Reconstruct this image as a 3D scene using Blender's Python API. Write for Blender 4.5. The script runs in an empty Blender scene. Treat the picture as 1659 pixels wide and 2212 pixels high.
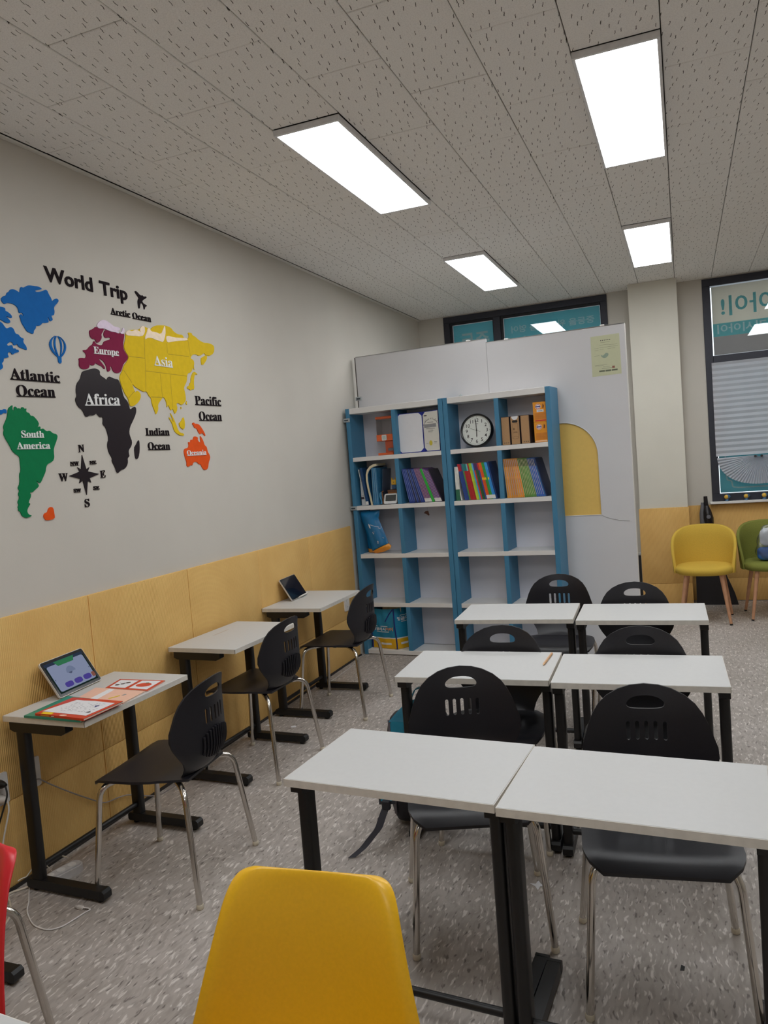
import bpy, bmesh, math, random
from math import pi, sin, cos, radians
from mathutils import Vector, Matrix
from mathutils.geometry import delaunay_2d_cdt

S = bpy.context.scene
COL = S.collection

# ---------------------------------------------------------------- camera
cam = bpy.data.cameras.new('camera')
cam.sensor_fit = 'VERTICAL'
cam.sensor_height = 36.0
cam.lens = 36.0 * 1662.649 / 2212.0
cam.clip_start = 0.02
co = bpy.data.objects.new('camera', cam)
COL.objects.link(co)
YAW, PITCH, ROLL = 0.375582, -0.065263, -0.0783595
fw = Vector((-sin(YAW)*cos(PITCH), cos(YAW)*cos(PITCH), sin(PITCH)))
rt = Vector((cos(YAW), sin(YAW), 0))
up = rt.cross(fw)
r2 = cos(ROLL)*rt + sin(ROLL)*up
u2 = -sin(ROLL)*rt + cos(ROLL)*up
m = Matrix((r2, u2, -fw)).transposed().to_4x4()
m.translation = Vector((2.393515, 0.0, 1.488))
co.matrix_world = m
S.camera = co

# ---------------------------------------------------------------- world, exposure
LAMP_POWER = 13.6
SKY = 1.9
w = bpy.data.worlds.new('overcast_sky')
S.world = w
w.use_nodes = True
bg = w.node_tree.nodes['Background']
bg.inputs[0].default_value = (0.86, 0.93, 1.0, 1)
bg.inputs[1].default_value = SKY
S.view_settings.view_transform = 'Standard'
S.view_settings.look = 'None'
S.view_settings.gamma = 1.0
S.view_settings.use_curve_mapping = False
S.view_settings.exposure = 0.0
S.cycles.max_bounces = 10
S.cycles.diffuse_bounces = 6
S.cycles.transparent_max_bounces = 12
S.cycles.sample_clamp_indirect = 6.0
S.cycles.use_denoising = True

# ---------------------------------------------------------------- materials
def lin(c):
    return tuple((x/12.92 if x <= 0.04045 else ((x+0.055)/1.055)**2.4) for x in c)
def rgb(h):
    if isinstance(h, str):
        h = h.lstrip('#')
        return lin(tuple(int(h[i:i+2], 16)/255 for i in (0, 2, 4)))
    return lin(tuple(x/255 for x in h))
MATS = {}
def pm(name, color, rough=0.5, metal=0.0, var=0.06, scale=40.0, bump=0.0, bscale=None, spec=None, coat=0.0, trans=None):
    """procedural principled material: colour broken up by noise, optional fine bump"""
    if name in MATS: return MATS[name]
    mt = bpy.data.materials.new(name)
    mt.use_nodes = True
    nt = mt.node_tree
    b = nt.nodes['Principled BSDF']
    c = rgb(color)
    b.inputs['Roughness'].default_value = rough
    b.inputs['Metallic'].default_value = metal
    if spec is not None: b.inputs['Specular IOR Level'].default_value = spec
    if coat: b.inputs['Coat Weight'].default_value = coat
    tc = nt.nodes.new('ShaderNodeTexCoord')
    n = nt.nodes.new('ShaderNodeTexNoise')
    n.inputs['Scale'].default_value = scale
    n.inputs['Detail'].default_value = 3
    nt.links.new(tc.outputs['Object'], n.inputs['Vector'])
    r = nt.nodes.new('ShaderNodeValToRGB')
    r.color_ramp.elements[0].position = 0.3
    r.color_ramp.elements[1].position = 0.7
    r.color_ramp.elements[0].color = (*[x*(1-var) for x in c], 1)
    r.color_ramp.elements[1].color = (*[min(1, x*(1+var)) for x in c], 1)
    nt.links.new(n.outputs['Fac'], r.inputs[0])
    nt.links.new(r.outputs[0], b.inputs['Base Color'])
    if bump:
        n2 = nt.nodes.new('ShaderNodeTexNoise')
        n2.inputs['Scale'].default_value = bscale or scale*6
        nt.links.new(tc.outputs['Object'], n2.inputs['Vector'])
        bp = nt.nodes.new('ShaderNodeBump')
        bp.inputs['Strength'].default_value = bump
        bp.inputs['Distance'].default_value = 0.002
        nt.links.new(n2.outputs['Fac'], bp.inputs['Height'])
        nt.links.new(bp.outputs[0], b.inputs['Normal'])
    if trans:
        b.inputs['Transmission Weight'].default_value = trans
    MATS[name] = mt
    return mt

def mathn(nt, op, a, b=None):
    n = nt.nodes.new('ShaderNodeMath'); n.operation = op
    for i, v in enumerate((a, b)):
        if v is None: continue
        if isinstance(v, (int, float)): n.inputs[i].default_value = v
        else: nt.links.new(v, n.inputs[i])
    return n.outputs[0]

def world_pos(nt):
    return nt.nodes.new('ShaderNodeNewGeometry').outputs['Position']

def ceiling_material():
    mt = bpy.data.materials.new('fissured_ceiling_tile'); mt.use_nodes = True
    nt = mt.node_tree; b = nt.nodes['Principled BSDF']
    b.inputs['Roughness'].default_value = 0.9
    b.inputs['Specular IOR Level'].default_value = 0.15
    pos = world_pos(nt)
    # wriggle the coordinates a little so that the dashes bend
    nz = nt.nodes.new('ShaderNodeTexNoise'); nz.inputs['Scale'].default_value = 60; nz.inputs['Detail'].default_value = 1
    nt.links.new(pos, nz.inputs['Vector'])
    sub = nt.nodes.new('ShaderNodeVectorMath'); sub.operation = 'SUBTRACT'
    nt.links.new(nz.outputs['Color'], sub.inputs[0]); sub.inputs[1].default_value = (.5, .5, .5)
    sc = nt.nodes.new('ShaderNodeVectorMath'); sc.operation = 'SCALE'
    nt.links.new(sub.outputs[0], sc.inputs[0]); sc.inputs['Scale'].default_value = 0.008
    ad = nt.nodes.new('ShaderNodeVectorMath'); ad.operation = 'ADD'
    nt.links.new(pos, ad.inputs[0]); nt.links.new(sc.outputs[0], ad.inputs[1])
    def dashes(scale, hx, hy, off):
        mul = nt.nodes.new('ShaderNodeVectorMath'); mul.operation = 'MULTIPLY_ADD'
        nt.links.new(ad.outputs[0], mul.inputs[0]); mul.inputs[1].default_value = (scale, scale*0.72, 0); mul.inputs[2].default_value = (off, off, 0)
        v = nt.nodes.new('ShaderNodeTexVoronoi'); v.voronoi_dimensions = '2D'; v.inputs['Scale'].default_value = 1.0
        v.inputs['Randomness'].default_value = 0.88
        nt.links.new(mul.outputs[0], v.inputs['Vector'])
        d = nt.nodes.new('ShaderNodeVectorMath'); d.operation = 'SUBTRACT'
        nt.links.new(mul.outputs[0], d.inputs[0]); nt.links.new(v.outputs['Position'], d.inputs[1])
        sp = nt.nodes.new('ShaderNodeSeparateXYZ'); nt.links.new(d.outputs[0], sp.inputs[0])
        # lean the dashes a little
        lx = mathn(nt, 'ADD', sp.outputs[0], mathn(nt, 'MULTIPLY', sp.outputs[1], 0.25))
        a = mathn(nt, 'LESS_THAN', mathn(nt, 'ABSOLUTE', lx), hx)
        c = mathn(nt, 'LESS_THAN', mathn(nt, 'ABSOLUTE', sp.outputs[1]), hy)
        return mathn(nt, 'MULTIPLY', a, c)
    k1 = dashes(23, 0.028, 0.20, 0.0)
    k2 = dashes(55, 0.05, 0.05, 3.3)
    k = mathn(nt, 'MAXIMUM', k1, mathn(nt, 'MULTIPLY', k2, 0.22))
    mix = nt.nodes.new('ShaderNodeMix'); mix.data_type = 'RGBA'
    nt.links.new(k, mix.inputs[0])
    n2 = nt.nodes.new('ShaderNodeTexNoise'); n2.inputs['Scale'].default_value = 220; nt.links.new(pos, n2.inputs['Vector'])
    rp = nt.nodes.new('ShaderNodeValToRGB')
    rp.color_ramp.elements[0].position = .35; rp.color_ramp.elements[1].position = .6
    rp.color_ramp.elements[0].color = (*rgb((232, 230, 227)), 1); rp.color_ramp.elements[1].color = (*rgb((242, 240, 237)), 1)
    nt.links.new(n2.outputs['Fac'], rp.inputs[0])
    nt.links.new(rp.outputs[0], mix.inputs[6])
    mix.inputs[7].default_value = (*rgb((92, 88, 84)), 1)  # shade inside the fissure holes, put into the colour
    nt.links.new(mix.outputs[2], b.inputs['Base Color'])
    bp = nt.nodes.new('ShaderNodeBump'); bp.inputs['Strength'].default_value = .4; bp.inputs['Distance'].default_value = .002; bp.invert = True
    nt.links.new(k, bp.inputs['Height']); nt.links.new(bp.outputs[0], b.inputs['Normal'])
    return mt

def floor_material():
    mt = bpy.data.materials.new('speckled_vinyl_floor'); mt.use_nodes = True
    nt = mt.node_tree; b = nt.nodes['Principled BSDF']
    b.inputs['Roughness'].default_value = 0.5
    b.inputs['Specular IOR Level'].default_value = 0.35
    pos = world_pos(nt)
    nz = nt.nodes.new('ShaderNodeTexNoise'); nz.inputs['Scale'].default_value = 14; nz.inputs['Detail'].default_value = 2
    nt.links.new(pos, nz.inputs['Vector'])
    sub = nt.nodes.new('ShaderNodeVectorMath'); sub.operation = 'SUBTRACT'
    nt.links.new(nz.outputs['Color'], sub.inputs[0]); sub.inputs[1].default_value = (.5, .5, .5)
    sc = nt.nodes.new('ShaderNodeVectorMath'); sc.operation = 'SCALE'
    nt.links.new(sub.outputs[0], sc.inputs[0]); sc.inputs['Scale'].default_value = 0.03
    ad = nt.nodes.new('ShaderNodeVectorMath'); ad.operation = 'ADD'
    nt.links.new(pos, ad.inputs[0]); nt.links.new(sc.outputs[0], ad.inputs[1])
    def flecks(sx, sy, lo, hi, off, det=1.5):
        mul = nt.nodes.new('ShaderNodeVectorMath'); mul.operation = 'MULTIPLY_ADD'
        nt.links.new(ad.outputs[0], mul.inputs[0]); mul.inputs[1].default_value = (sx, sy, 1); mul.inputs[2].default_value = (off, off*1.7, 0)
        n = nt.nodes.new('ShaderNodeTexNoise'); n.inputs['Scale'].default_value = 1; n.inputs['Detail'].default_value = det
        n.inputs['Roughness'].default_value = .6
        nt.links.new(mul.outputs[0], n.inputs['Vector'])
        mr = nt.nodes.new('ShaderNodeMapRange'); mr.inputs[1].default_value = lo; mr.inputs[2].default_value = hi
        nt.links.new(n.outputs['Fac'], mr.inputs[0])
        return mr.outputs[0]
    light = flecks(85, 21, .575, .66, 0)
    dark = flecks(80, 24, .61, .70, 11.3)
    mid = flecks(60, 16, .45, .62, 5.1)
    big = flecks(2.2, 2.2, .35, .65, 2.0)
    def mixc(fac, a, bcol):
        mx = nt.nodes.new('ShaderNodeMix'); mx.data_type = 'RGBA'
        if isinstance(fac, float): mx.inputs[0].default_value = fac
        else: nt.links.new(fac, mx.inputs[0])
        for i, v in ((6, a), (7, bcol)):
            if isinstance(v, tuple): mx.inputs[i].default_value = (*v, 1)
            else: nt.links.new(v, mx.inputs[i])
        return mx.outputs[2]
    base = mixc(big, rgb((166, 158, 151)), rgb((180, 172, 166)))
    base = mixc(mathn(nt, 'MULTIPLY', mid, .55), base, rgb((148, 140, 133)))
    base = mixc(mathn(nt, 'MULTIPLY', light, .8), base, rgb((220, 214, 208)))
    base = mixc(mathn(nt, 'MULTIPLY', dark, .75), base, rgb((96, 89, 85)))
    nt.links.new(base, b.inputs['Base Color'])
    return mt

def wainscot_material(name, c1, c2, axis):
    """foam wainscot: fine vertical ribs of period about 8 mm"""
    mt = bpy.data.materials.new(name); mt.use_nodes = True
    nt = mt.node_tree; b = nt.nodes['Principled BSDF']
    b.inputs['Roughness'].default_value = 0.75
    b.inputs['Specular IOR Level'].default_value = 0.25
    pos = world_pos(nt)
    sp = nt.nodes.new('ShaderNodeSeparateXYZ'); nt.links.new(pos, sp.inputs[0])
    nz = nt.nodes.new('ShaderNodeTexNoise'); nz.inputs['Scale'].default_value = 5; nt.links.new(pos, nz.inputs['Vector'])
    ph = mathn(nt, 'MULTIPLY', sp.outputs[axis], 2*pi/0.0085)
    ph = mathn(nt, 'ADD', ph, mathn(nt, 'MULTIPLY', nz.outputs['Fac'], .3))
    s = mathn(nt, 'SINE', ph)
    rp = nt.nodes.new('ShaderNodeValToRGB')
    rp.color_ramp.elements[0].color = (*rgb(c1), 1); rp.color_ramp.elements[1].color = (*rgb(c2), 1)
    rp.color_ramp.elements[0].position = .35; rp.color_ramp.elements[1].position = .65
    nt.links.new(nz.outputs['Fac'], rp.inputs[0])
    nt.links.new(rp.outputs[0], b.inputs['Base Color'])
    bp = nt.nodes.new('ShaderNodeBump'); bp.inputs['Strength'].default_value = .55; bp.inputs['Distance'].default_value = .0025
    nt.links.new(s, bp.inputs['Height']); nt.links.new(bp.outputs[0], b.inputs['Normal'])
    return mt

def film_material(name, color, glow=1.0, trans=.6):
    """printed translucent window film: daylight comes through it"""
    mt = bpy.data.materials.new(name); mt.use_nodes = True
    nt = mt.node_tree; nt.nodes.remove(nt.nodes['Principled BSDF'])
    out = nt.nodes['Material Output']
    c = rgb(color)
    pos = nt.nodes.new('ShaderNodeTexCoord').outputs['Object']
    n = nt.nodes.new('ShaderNodeTexNoise'); n.inputs['Scale'].default_value = 6; nt.links.new(pos, n.inputs['Vector'])
    rp = nt.nodes.new('ShaderNodeValToRGB')
    rp.color_ramp.elements[0].color = (*[x*.93 for x in c], 1); rp.color_ramp.elements[1].color = (*[min(1, x*1.05) for x in c], 1)
    nt.links.new(n.outputs['Fac'], rp.inputs[0])
    d = nt.nodes.new('ShaderNodeBsdfDiffuse'); t = nt.nodes.new('ShaderNodeBsdfTranslucent')
    nt.links.new(rp.outputs[0], d.inputs[0]); nt.links.new(rp.outputs[0], t.inputs[0])
    mx = nt.nodes.new('ShaderNodeMixShader'); mx.inputs[0].default_value = trans
    nt.links.new(d.outputs[0], mx.inputs[1]); nt.links.new(t.outputs[0], mx.inputs[2])
    nt.links.new(mx.outputs[0], out.inputs[0])
    return mt

def glass_material(name, tint=(1, 1, 1), refl=.08, rough=0.0):
    mt = bpy.data.materials.new(name); mt.use_nodes = True
    nt = mt.node_tree; nt.nodes.remove(nt.nodes['Principled BSDF'])
    out = nt.nodes['Material Output']
    tr = nt.nodes.new('ShaderNodeBsdfTransparent'); tr.inputs[0].default_value = (*tint, 1)
    gl = nt.nodes.new('ShaderNodeBsdfGlossy'); gl.inputs['Roughness'].default_value = rough
    lw = nt.nodes.new('ShaderNodeLayerWeight'); lw.inputs[0].default_value = .3
    f = mathn(nt, 'ADD', mathn(nt, 'MULTIPLY', lw.outputs['Fresnel'], .6), refl)
    mx = nt.nodes.new('ShaderNodeMixShader')
    nt.links.new(f, mx.inputs[0]); nt.links.new(tr.outputs[0], mx.inputs[1]); nt.links.new(gl.outputs[0], mx.inputs[2])
    nt.links.new(mx.outputs[0], out.inputs[0])
    return mt

def emit_material(name, color, strength):
    mt = bpy.data.materials.new(name); mt.use_nodes = True
    nt = mt.node_tree; nt.nodes.remove(nt.nodes['Principled BSDF'])
    e = nt.nodes.new('ShaderNodeEmission'); e.inputs[0].default_value = (*color, 1); e.inputs[1].default_value = strength
    nt.links.new(e.outputs[0], nt.nodes['Material Output'].inputs[0])
    return mt

# ---------------------------------------------------------------- object helpers
def tag(o, label=None, cat=None, group=None, kind=None):
    if label: o['label'] = label
    if cat: o['category'] = cat
    if group: o['group'] = group
    if kind: o['kind'] = kind
    return o
def obj(name, bm, mat, parent=None, smooth=None, loc=None, rot=None):
    """link the bmesh as one mesh object; smooth = angle in degrees"""
    me = bpy.data.meshes.new(name)
    bm.normal_update()
    bm.to_mesh(me); bm.free()
    for mm in (mat if isinstance(mat, (list, tuple)) else [mat]): me.materials.append(mm)
    if smooth:
        me.polygons.foreach_set('use_smooth', [True]*len(me.polygons))
        me.set_sharp_from_angle(angle=radians(smooth))
    o = bpy.data.objects.new(name, me); COL.objects.link(o)
    if parent: o.parent = parent
    if loc: o.location = loc
    if rot: o.rotation_euler = rot
    return o
def thing(name, label, cat, loc=(0, 0, 0), rz=0.0, group=None, kind=None):
    o = bpy.data.objects.new(name, None); COL.objects.link(o)
    o.empty_display_size = .05
    o.location = loc; o.rotation_euler = (0, 0, rz)
    return tag(o, label, cat, group, kind)
def dup_obj(o, parent=None):
    c = o.copy(); COL.objects.link(c)
    if parent: c.parent = parent
    for ch in list(o.children): dup_obj(ch, c)
    return c
def dup(root, loc, rz, label, group=None):
    c = dup_obj(root); c.location = loc; c.rotation_euler = (0, 0, rz); c['label'] = label
    if group: c['group'] = group
    return c
def struct(name, bm, mat, parent=None, smooth=None):
    o = obj(name, bm, mat, parent, smooth)
    if parent is None: o['kind'] = 'structure'
    return o

def BM(): return bmesh.new()
def box(bm, x0, x1, y0, y1, z0, z1, bev=0.0, seg=1, mi=0):
    vs = [bm.verts.new((x, y, z)) for z in (z0, z1) for y in (y0, y1) for x in (x0, x1)]
    fs = [bm.faces.new([vs[i] for i in f]) for f in ((0, 2, 3, 1), (4, 5, 7, 6), (0, 1, 5, 4), (2, 6, 7, 3), (0, 4, 6, 2), (1, 3, 7, 5))]
    for f in fs: f.material_index = mi
    if bev:
        es = list({e for f in fs for e in f.edges})
        r = bmesh.ops.bevel(bm, geom=es, offset=bev, segments=seg, affect='EDGES', profile=.5)
        for f in r['faces']: f.material_index = mi
    return bm
def B(x0, x1, y0, y1, z0, z1, bev=0.0, seg=1):
    return box(BM(), x0, x1, y0, y1, z0, z1, bev, seg)
def fillet(pts, r, n=5):
    """round the inner corners of a polyline"""
    pts = [Vector(p) for p in pts]; out = [pts[0]]
    for i in range(1, len(pts)-1):
        a, b, c = pts[i-1], pts[i], pts[i+1]
        d1 = (a-b).normalized(); d2 = (c-b).normalized()
        rr = min(r, (a-b).length*.48, (c-b).length*.48)
        for k in range(n+1):
            t = k/n
            out.append((b+d1*rr)*(1-t)**2 + b*2*t*(1-t) + (b+d2*rr)*t*t)
    out.append(pts[-1]); return out
def tube(bm, pts, r, n=10, caps=True, mi=0):
    """sweep a circle (radius r or list of radii) along a polyline"""
    pts = [Vector(p) for p in pts]; N = len(pts)
    rs = r if isinstance(r, (list, tuple)) else [r]*N
    tang = []
    for i in range(N):
        a = pts[max(0, i-1)]; b = pts[min(N-1, i+1)]
        tang.append((b-a).normalized())
    ref = Vector((0, 0, 1)) if abs(tang[0].z) < .9 else Vector((1, 0, 0))
    u = tang[0].cross(ref).normalized()
    rings = []
    for i in range(N):
        u = (u - tang[i]*u.dot(tang[i])).normalized()
        v = tang[i].cross(u)
        rings.append([bm.verts.new(pts[i] + (u*cos(2*pi*k/n) + v*sin(2*pi*k/n))*rs[i]) for k in range(n)])
    for i in range(N-1):
        for k in range(n):
            f = bm.faces.new((rings[i][k], rings[i][(k+1) % n], rings[i+1][(k+1) % n], rings[i+1][k])); f.material_index = mi
    if caps:
        bm.faces.new(list(reversed(rings[0]))).material_index = mi; bm.faces.new(rings[-1]).material_index = mi
    return bm
def T(pts, r, n=10, fil=0, caps=True):
    return tube(BM(), fillet(pts, fil) if fil else pts, r, n, caps)
def ribbon(bm, pts, wv, t, mi=0):
    """flat strap: width vector wv (Vector or list), thickness t along the local normal"""
    pts = [Vector(p) for p in pts]; N = len(pts); rings = []
    for i in range(N):
        a = pts[max(0, i-1)]; b = pts[min(N-1, i+1)]
        d = (b-a).normalized()
        wd = Vector(wv[i] if isinstance(wv, list) else wv)
        nn = d.cross(wd).normalized()*t/2
        rings.append([bm.verts.new(p) for p in (pts[i]-wd/2-nn, pts[i]+wd/2-nn, pts[i]+wd/2+nn, pts[i]-wd/2+nn)])
    for i in range(N-1):
        for k in range(4):
            bm.faces.new((rings[i][k], rings[i][(k+1) % 4], rings[i+1][(k+1) % 4], rings[i+1][k])).material_index = mi
    bm.faces.new(list(reversed(rings[0]))).material_index = mi; bm.faces.new(rings[-1]).material_index = mi
    return bm
def lathe(bm, prof, n=24, axis='z', c=(0, 0, 0), mi=0):
    """revolve (radius, height) pairs about an axis through c"""
    c = Vector(c); rings = []
    def pt(r, h, a):
        if axis == 'z': return c + Vector((r*cos(a), r*sin(a), h))
        if axis == 'y': return c + Vector((r*cos(a), h, r*sin(a)))
        return c + Vector((h, r*cos(a), r*sin(a)))
    for r, h in prof:
        rings.append([bm.verts.new(pt(max(r, 1e-5), h, 2*pi*k/n)) for k in range(n)])
    for i in range(len(prof)-1):
        for k in range(n):
            bm.faces.new((rings[i][k], rings[i][(k+1) % n], rings[i+1][(k+1) % n], rings[i+1][k])).material_index = mi
    bm.faces.new(list(reversed(rings[0]))).material_index = mi; bm.faces.new(rings[-1]).material_index = mi
    bmesh.ops.recalc_face_normals(bm, faces=bm.faces[:])
    return bm
def inside(p, poly):
    x, y = p; r = False; j = len(poly)-1
    for i in range(len(poly)):
        xi, yi = poly[i]; xj, yj = poly[j]
        if (yi > y) != (yj > y) and x < (xj-xi)*(y-yi)/(yj-yi)+xi: r = not r
        j = i
    return r
def fill2d(outline, holes=(), step=0):
    """constrained triangulation of an outline with holes, with interior grid points if step is given"""
    V = [Vector(p) for p in outline]; E = [(i, (i+1) % len(outline)) for i in range(len(outline))]
    for h in holes:
        k = len(V); V += [Vector(p) for p in h]; E += [(k+i, k+(i+1) % len(h)) for i in range(len(h))]
    if step:
        bx = [p[0] for p in outline]; by = [p[1] for p in outline]
        allb = [Vector(p) for p in outline] + [Vector(p) for h in holes for p in h]
        x = min(bx)+step*.5
        while x < max(bx):
            y = min(by)+step*.5
            while y < max(by):
                p = (x, y)
                if inside(p, outline) and not any(inside(p, h) for h in holes) and min((Vector(p)-q).length for q in allb) > step*.45:
                    V.append(Vector(p))
                y += step
            x += step
    vs, es, fs, *_ = delaunay_2d_cdt(V, E, [], 0, 1e-7)
    keep = []
    for f in fs:
        c = sum((vs[i] for i in f), Vector((0, 0)))/len(f)
        if inside(c, outline) and not any(inside(c, h) for h in holes): keep.append(list(f))
    return vs, keep
def plate(bm, outline, holes=(), t=.003, f=None, step=0, mi=0):
    """flat plate of thickness t; f(x, y, h) gives the 3-D point (h = 0 back, t front)"""
    vs, fs = fill2d(outline, holes, step)
    f = f or (lambda x, y, h: (x, y, h))
    a = [bm.verts.new(f(v[0], v[1], 0)) for v in vs]; b = [bm.verts.new(f(v[0], v[1], t)) for v in vs]
    cnt = {}
    for q in fs:
        for i in range(len(q)):
            e = (q[i], q[(i+1) % len(q)]); cnt[e] = 1
    new = []
    for q in fs:
        new.append(bm.faces.new([b[i] for i in q])); new.append(bm.faces.new([a[i] for i in reversed(q)]))
    for (i, j) in cnt:
        if (j, i) not in cnt: new.append(bm.faces.new((a[i], a[j], b[j], b[i])))
    for q in new: q.material_index = mi
    used = {v for q in new for v in q.verts}
    for v in a+b:
        if v not in used: bm.verts.remove(v)
    bmesh.ops.recalc_face_normals(bm, faces=new)
    return bm
def rrect(x0, x1, y0, y1, r, n=5):
    out = []
    for cx, cy, a0 in ((x1-r, y0+r, -pi/2), (x1-r, y1-r, 0), (x0+r, y1-r, pi/2), (x0+r, y0+r, pi)):
        out += [(cx+r*cos(a0+pi/2*k/n), cy+r*sin(a0+pi/2*k/n)) for k in range(n+1)]
    return out
def stadium(cx, cy, hw, hh, n=6):
    """vertical slot with round ends"""
    return [(cx+hw*cos(a), cy+(hh-hw)+hw*sin(a)) for a in [pi*k/n for k in range(n+1)]] + [(cx+hw*cos(a), cy-(hh-hw)+hw*sin(a)) for a in [pi+pi*k/n for k in range(n+1)]]
def smooth_poly(p, it=1):
    for _ in range(it):
        q = []
        for i in range(len(p)):
            a, b = p[i], p[(i+1) % len(p)]
            q += [(a[0]*.75+b[0]*.25, a[1]*.75+b[1]*.25), (a[0]*.25+b[0]*.75, a[1]*.25+b[1]*.75)]
        p = q
    return p
def serif(s):
    return ''.join(chr(0x1D400+ord(c)-65) if 'A' <= c <= 'Z' else chr(0x1D41A+ord(c)-97) if 'a' <= c <= 'z' else c for c in s)
def text_mesh(body, thick=0.0, bold=0.0):
    """a text as a temporary mesh lying in XY; returns (verts, faces) normalised so that the capital height is known"""
    c = bpy.data.curves.new('lettering', 'FONT'); c.body = body; c.size = 1.0; c.resolution_u = 3; c.extrude = thick; c.offset = bold
    o = bpy.data.objects.new('lettering', c)
    COL.objects.link(o)
    dg = bpy.context.evaluated_depsgraph_get()
    me = bpy.data.meshes.new_from_object(o.evaluated_get(dg))
    vs = [v.co.copy() for v in me.vertices]; fs = [list(p.vertices) for p in me.polygons]
    bpy.data.objects.remove(o); bpy.data.curves.remove(c); bpy.data.meshes.remove(me)
    return vs, fs
def text_into(bm, body, f, width=None, height=None, thick=0.002, bold=0.0, mirror=False, mi=0, anchor='l'):
    """put a text into bm: text box scaled to width x height (height = of the body's own bounds above the baseline), f(u, v, h) -> 3-D"""
    vs, fs = text_mesh(body, 1.0, bold)
    x0 = min(v.x for v in vs); x1 = max(v.x for v in vs); y1 = max(v.y for v in vs)
    sy = (height/y1) if height else (width/(x1-x0))
    sx = (width/(x1-x0)) if width else sy
    W = (x1-x0)*sx
    off = {'l': 0, 'c': -W/2, 'r': -W}[anchor]
    new = []
    for v in vs:
        uu = (v.x-x0)*sx
        if mirror: uu = W-uu
        new.append(bm.verts.new(f(uu+off, v.y*sy, thick if v.z > 0 else 0)))
    nf = []
    for q in fs:
        try: nf.append(bm.faces.new([new[i] for i in q]))
        except ValueError: pass
    for q in nf: q.material_index = mi
    bmesh.ops.recalc_face_normals(bm, faces=nf)
    return bm

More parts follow.
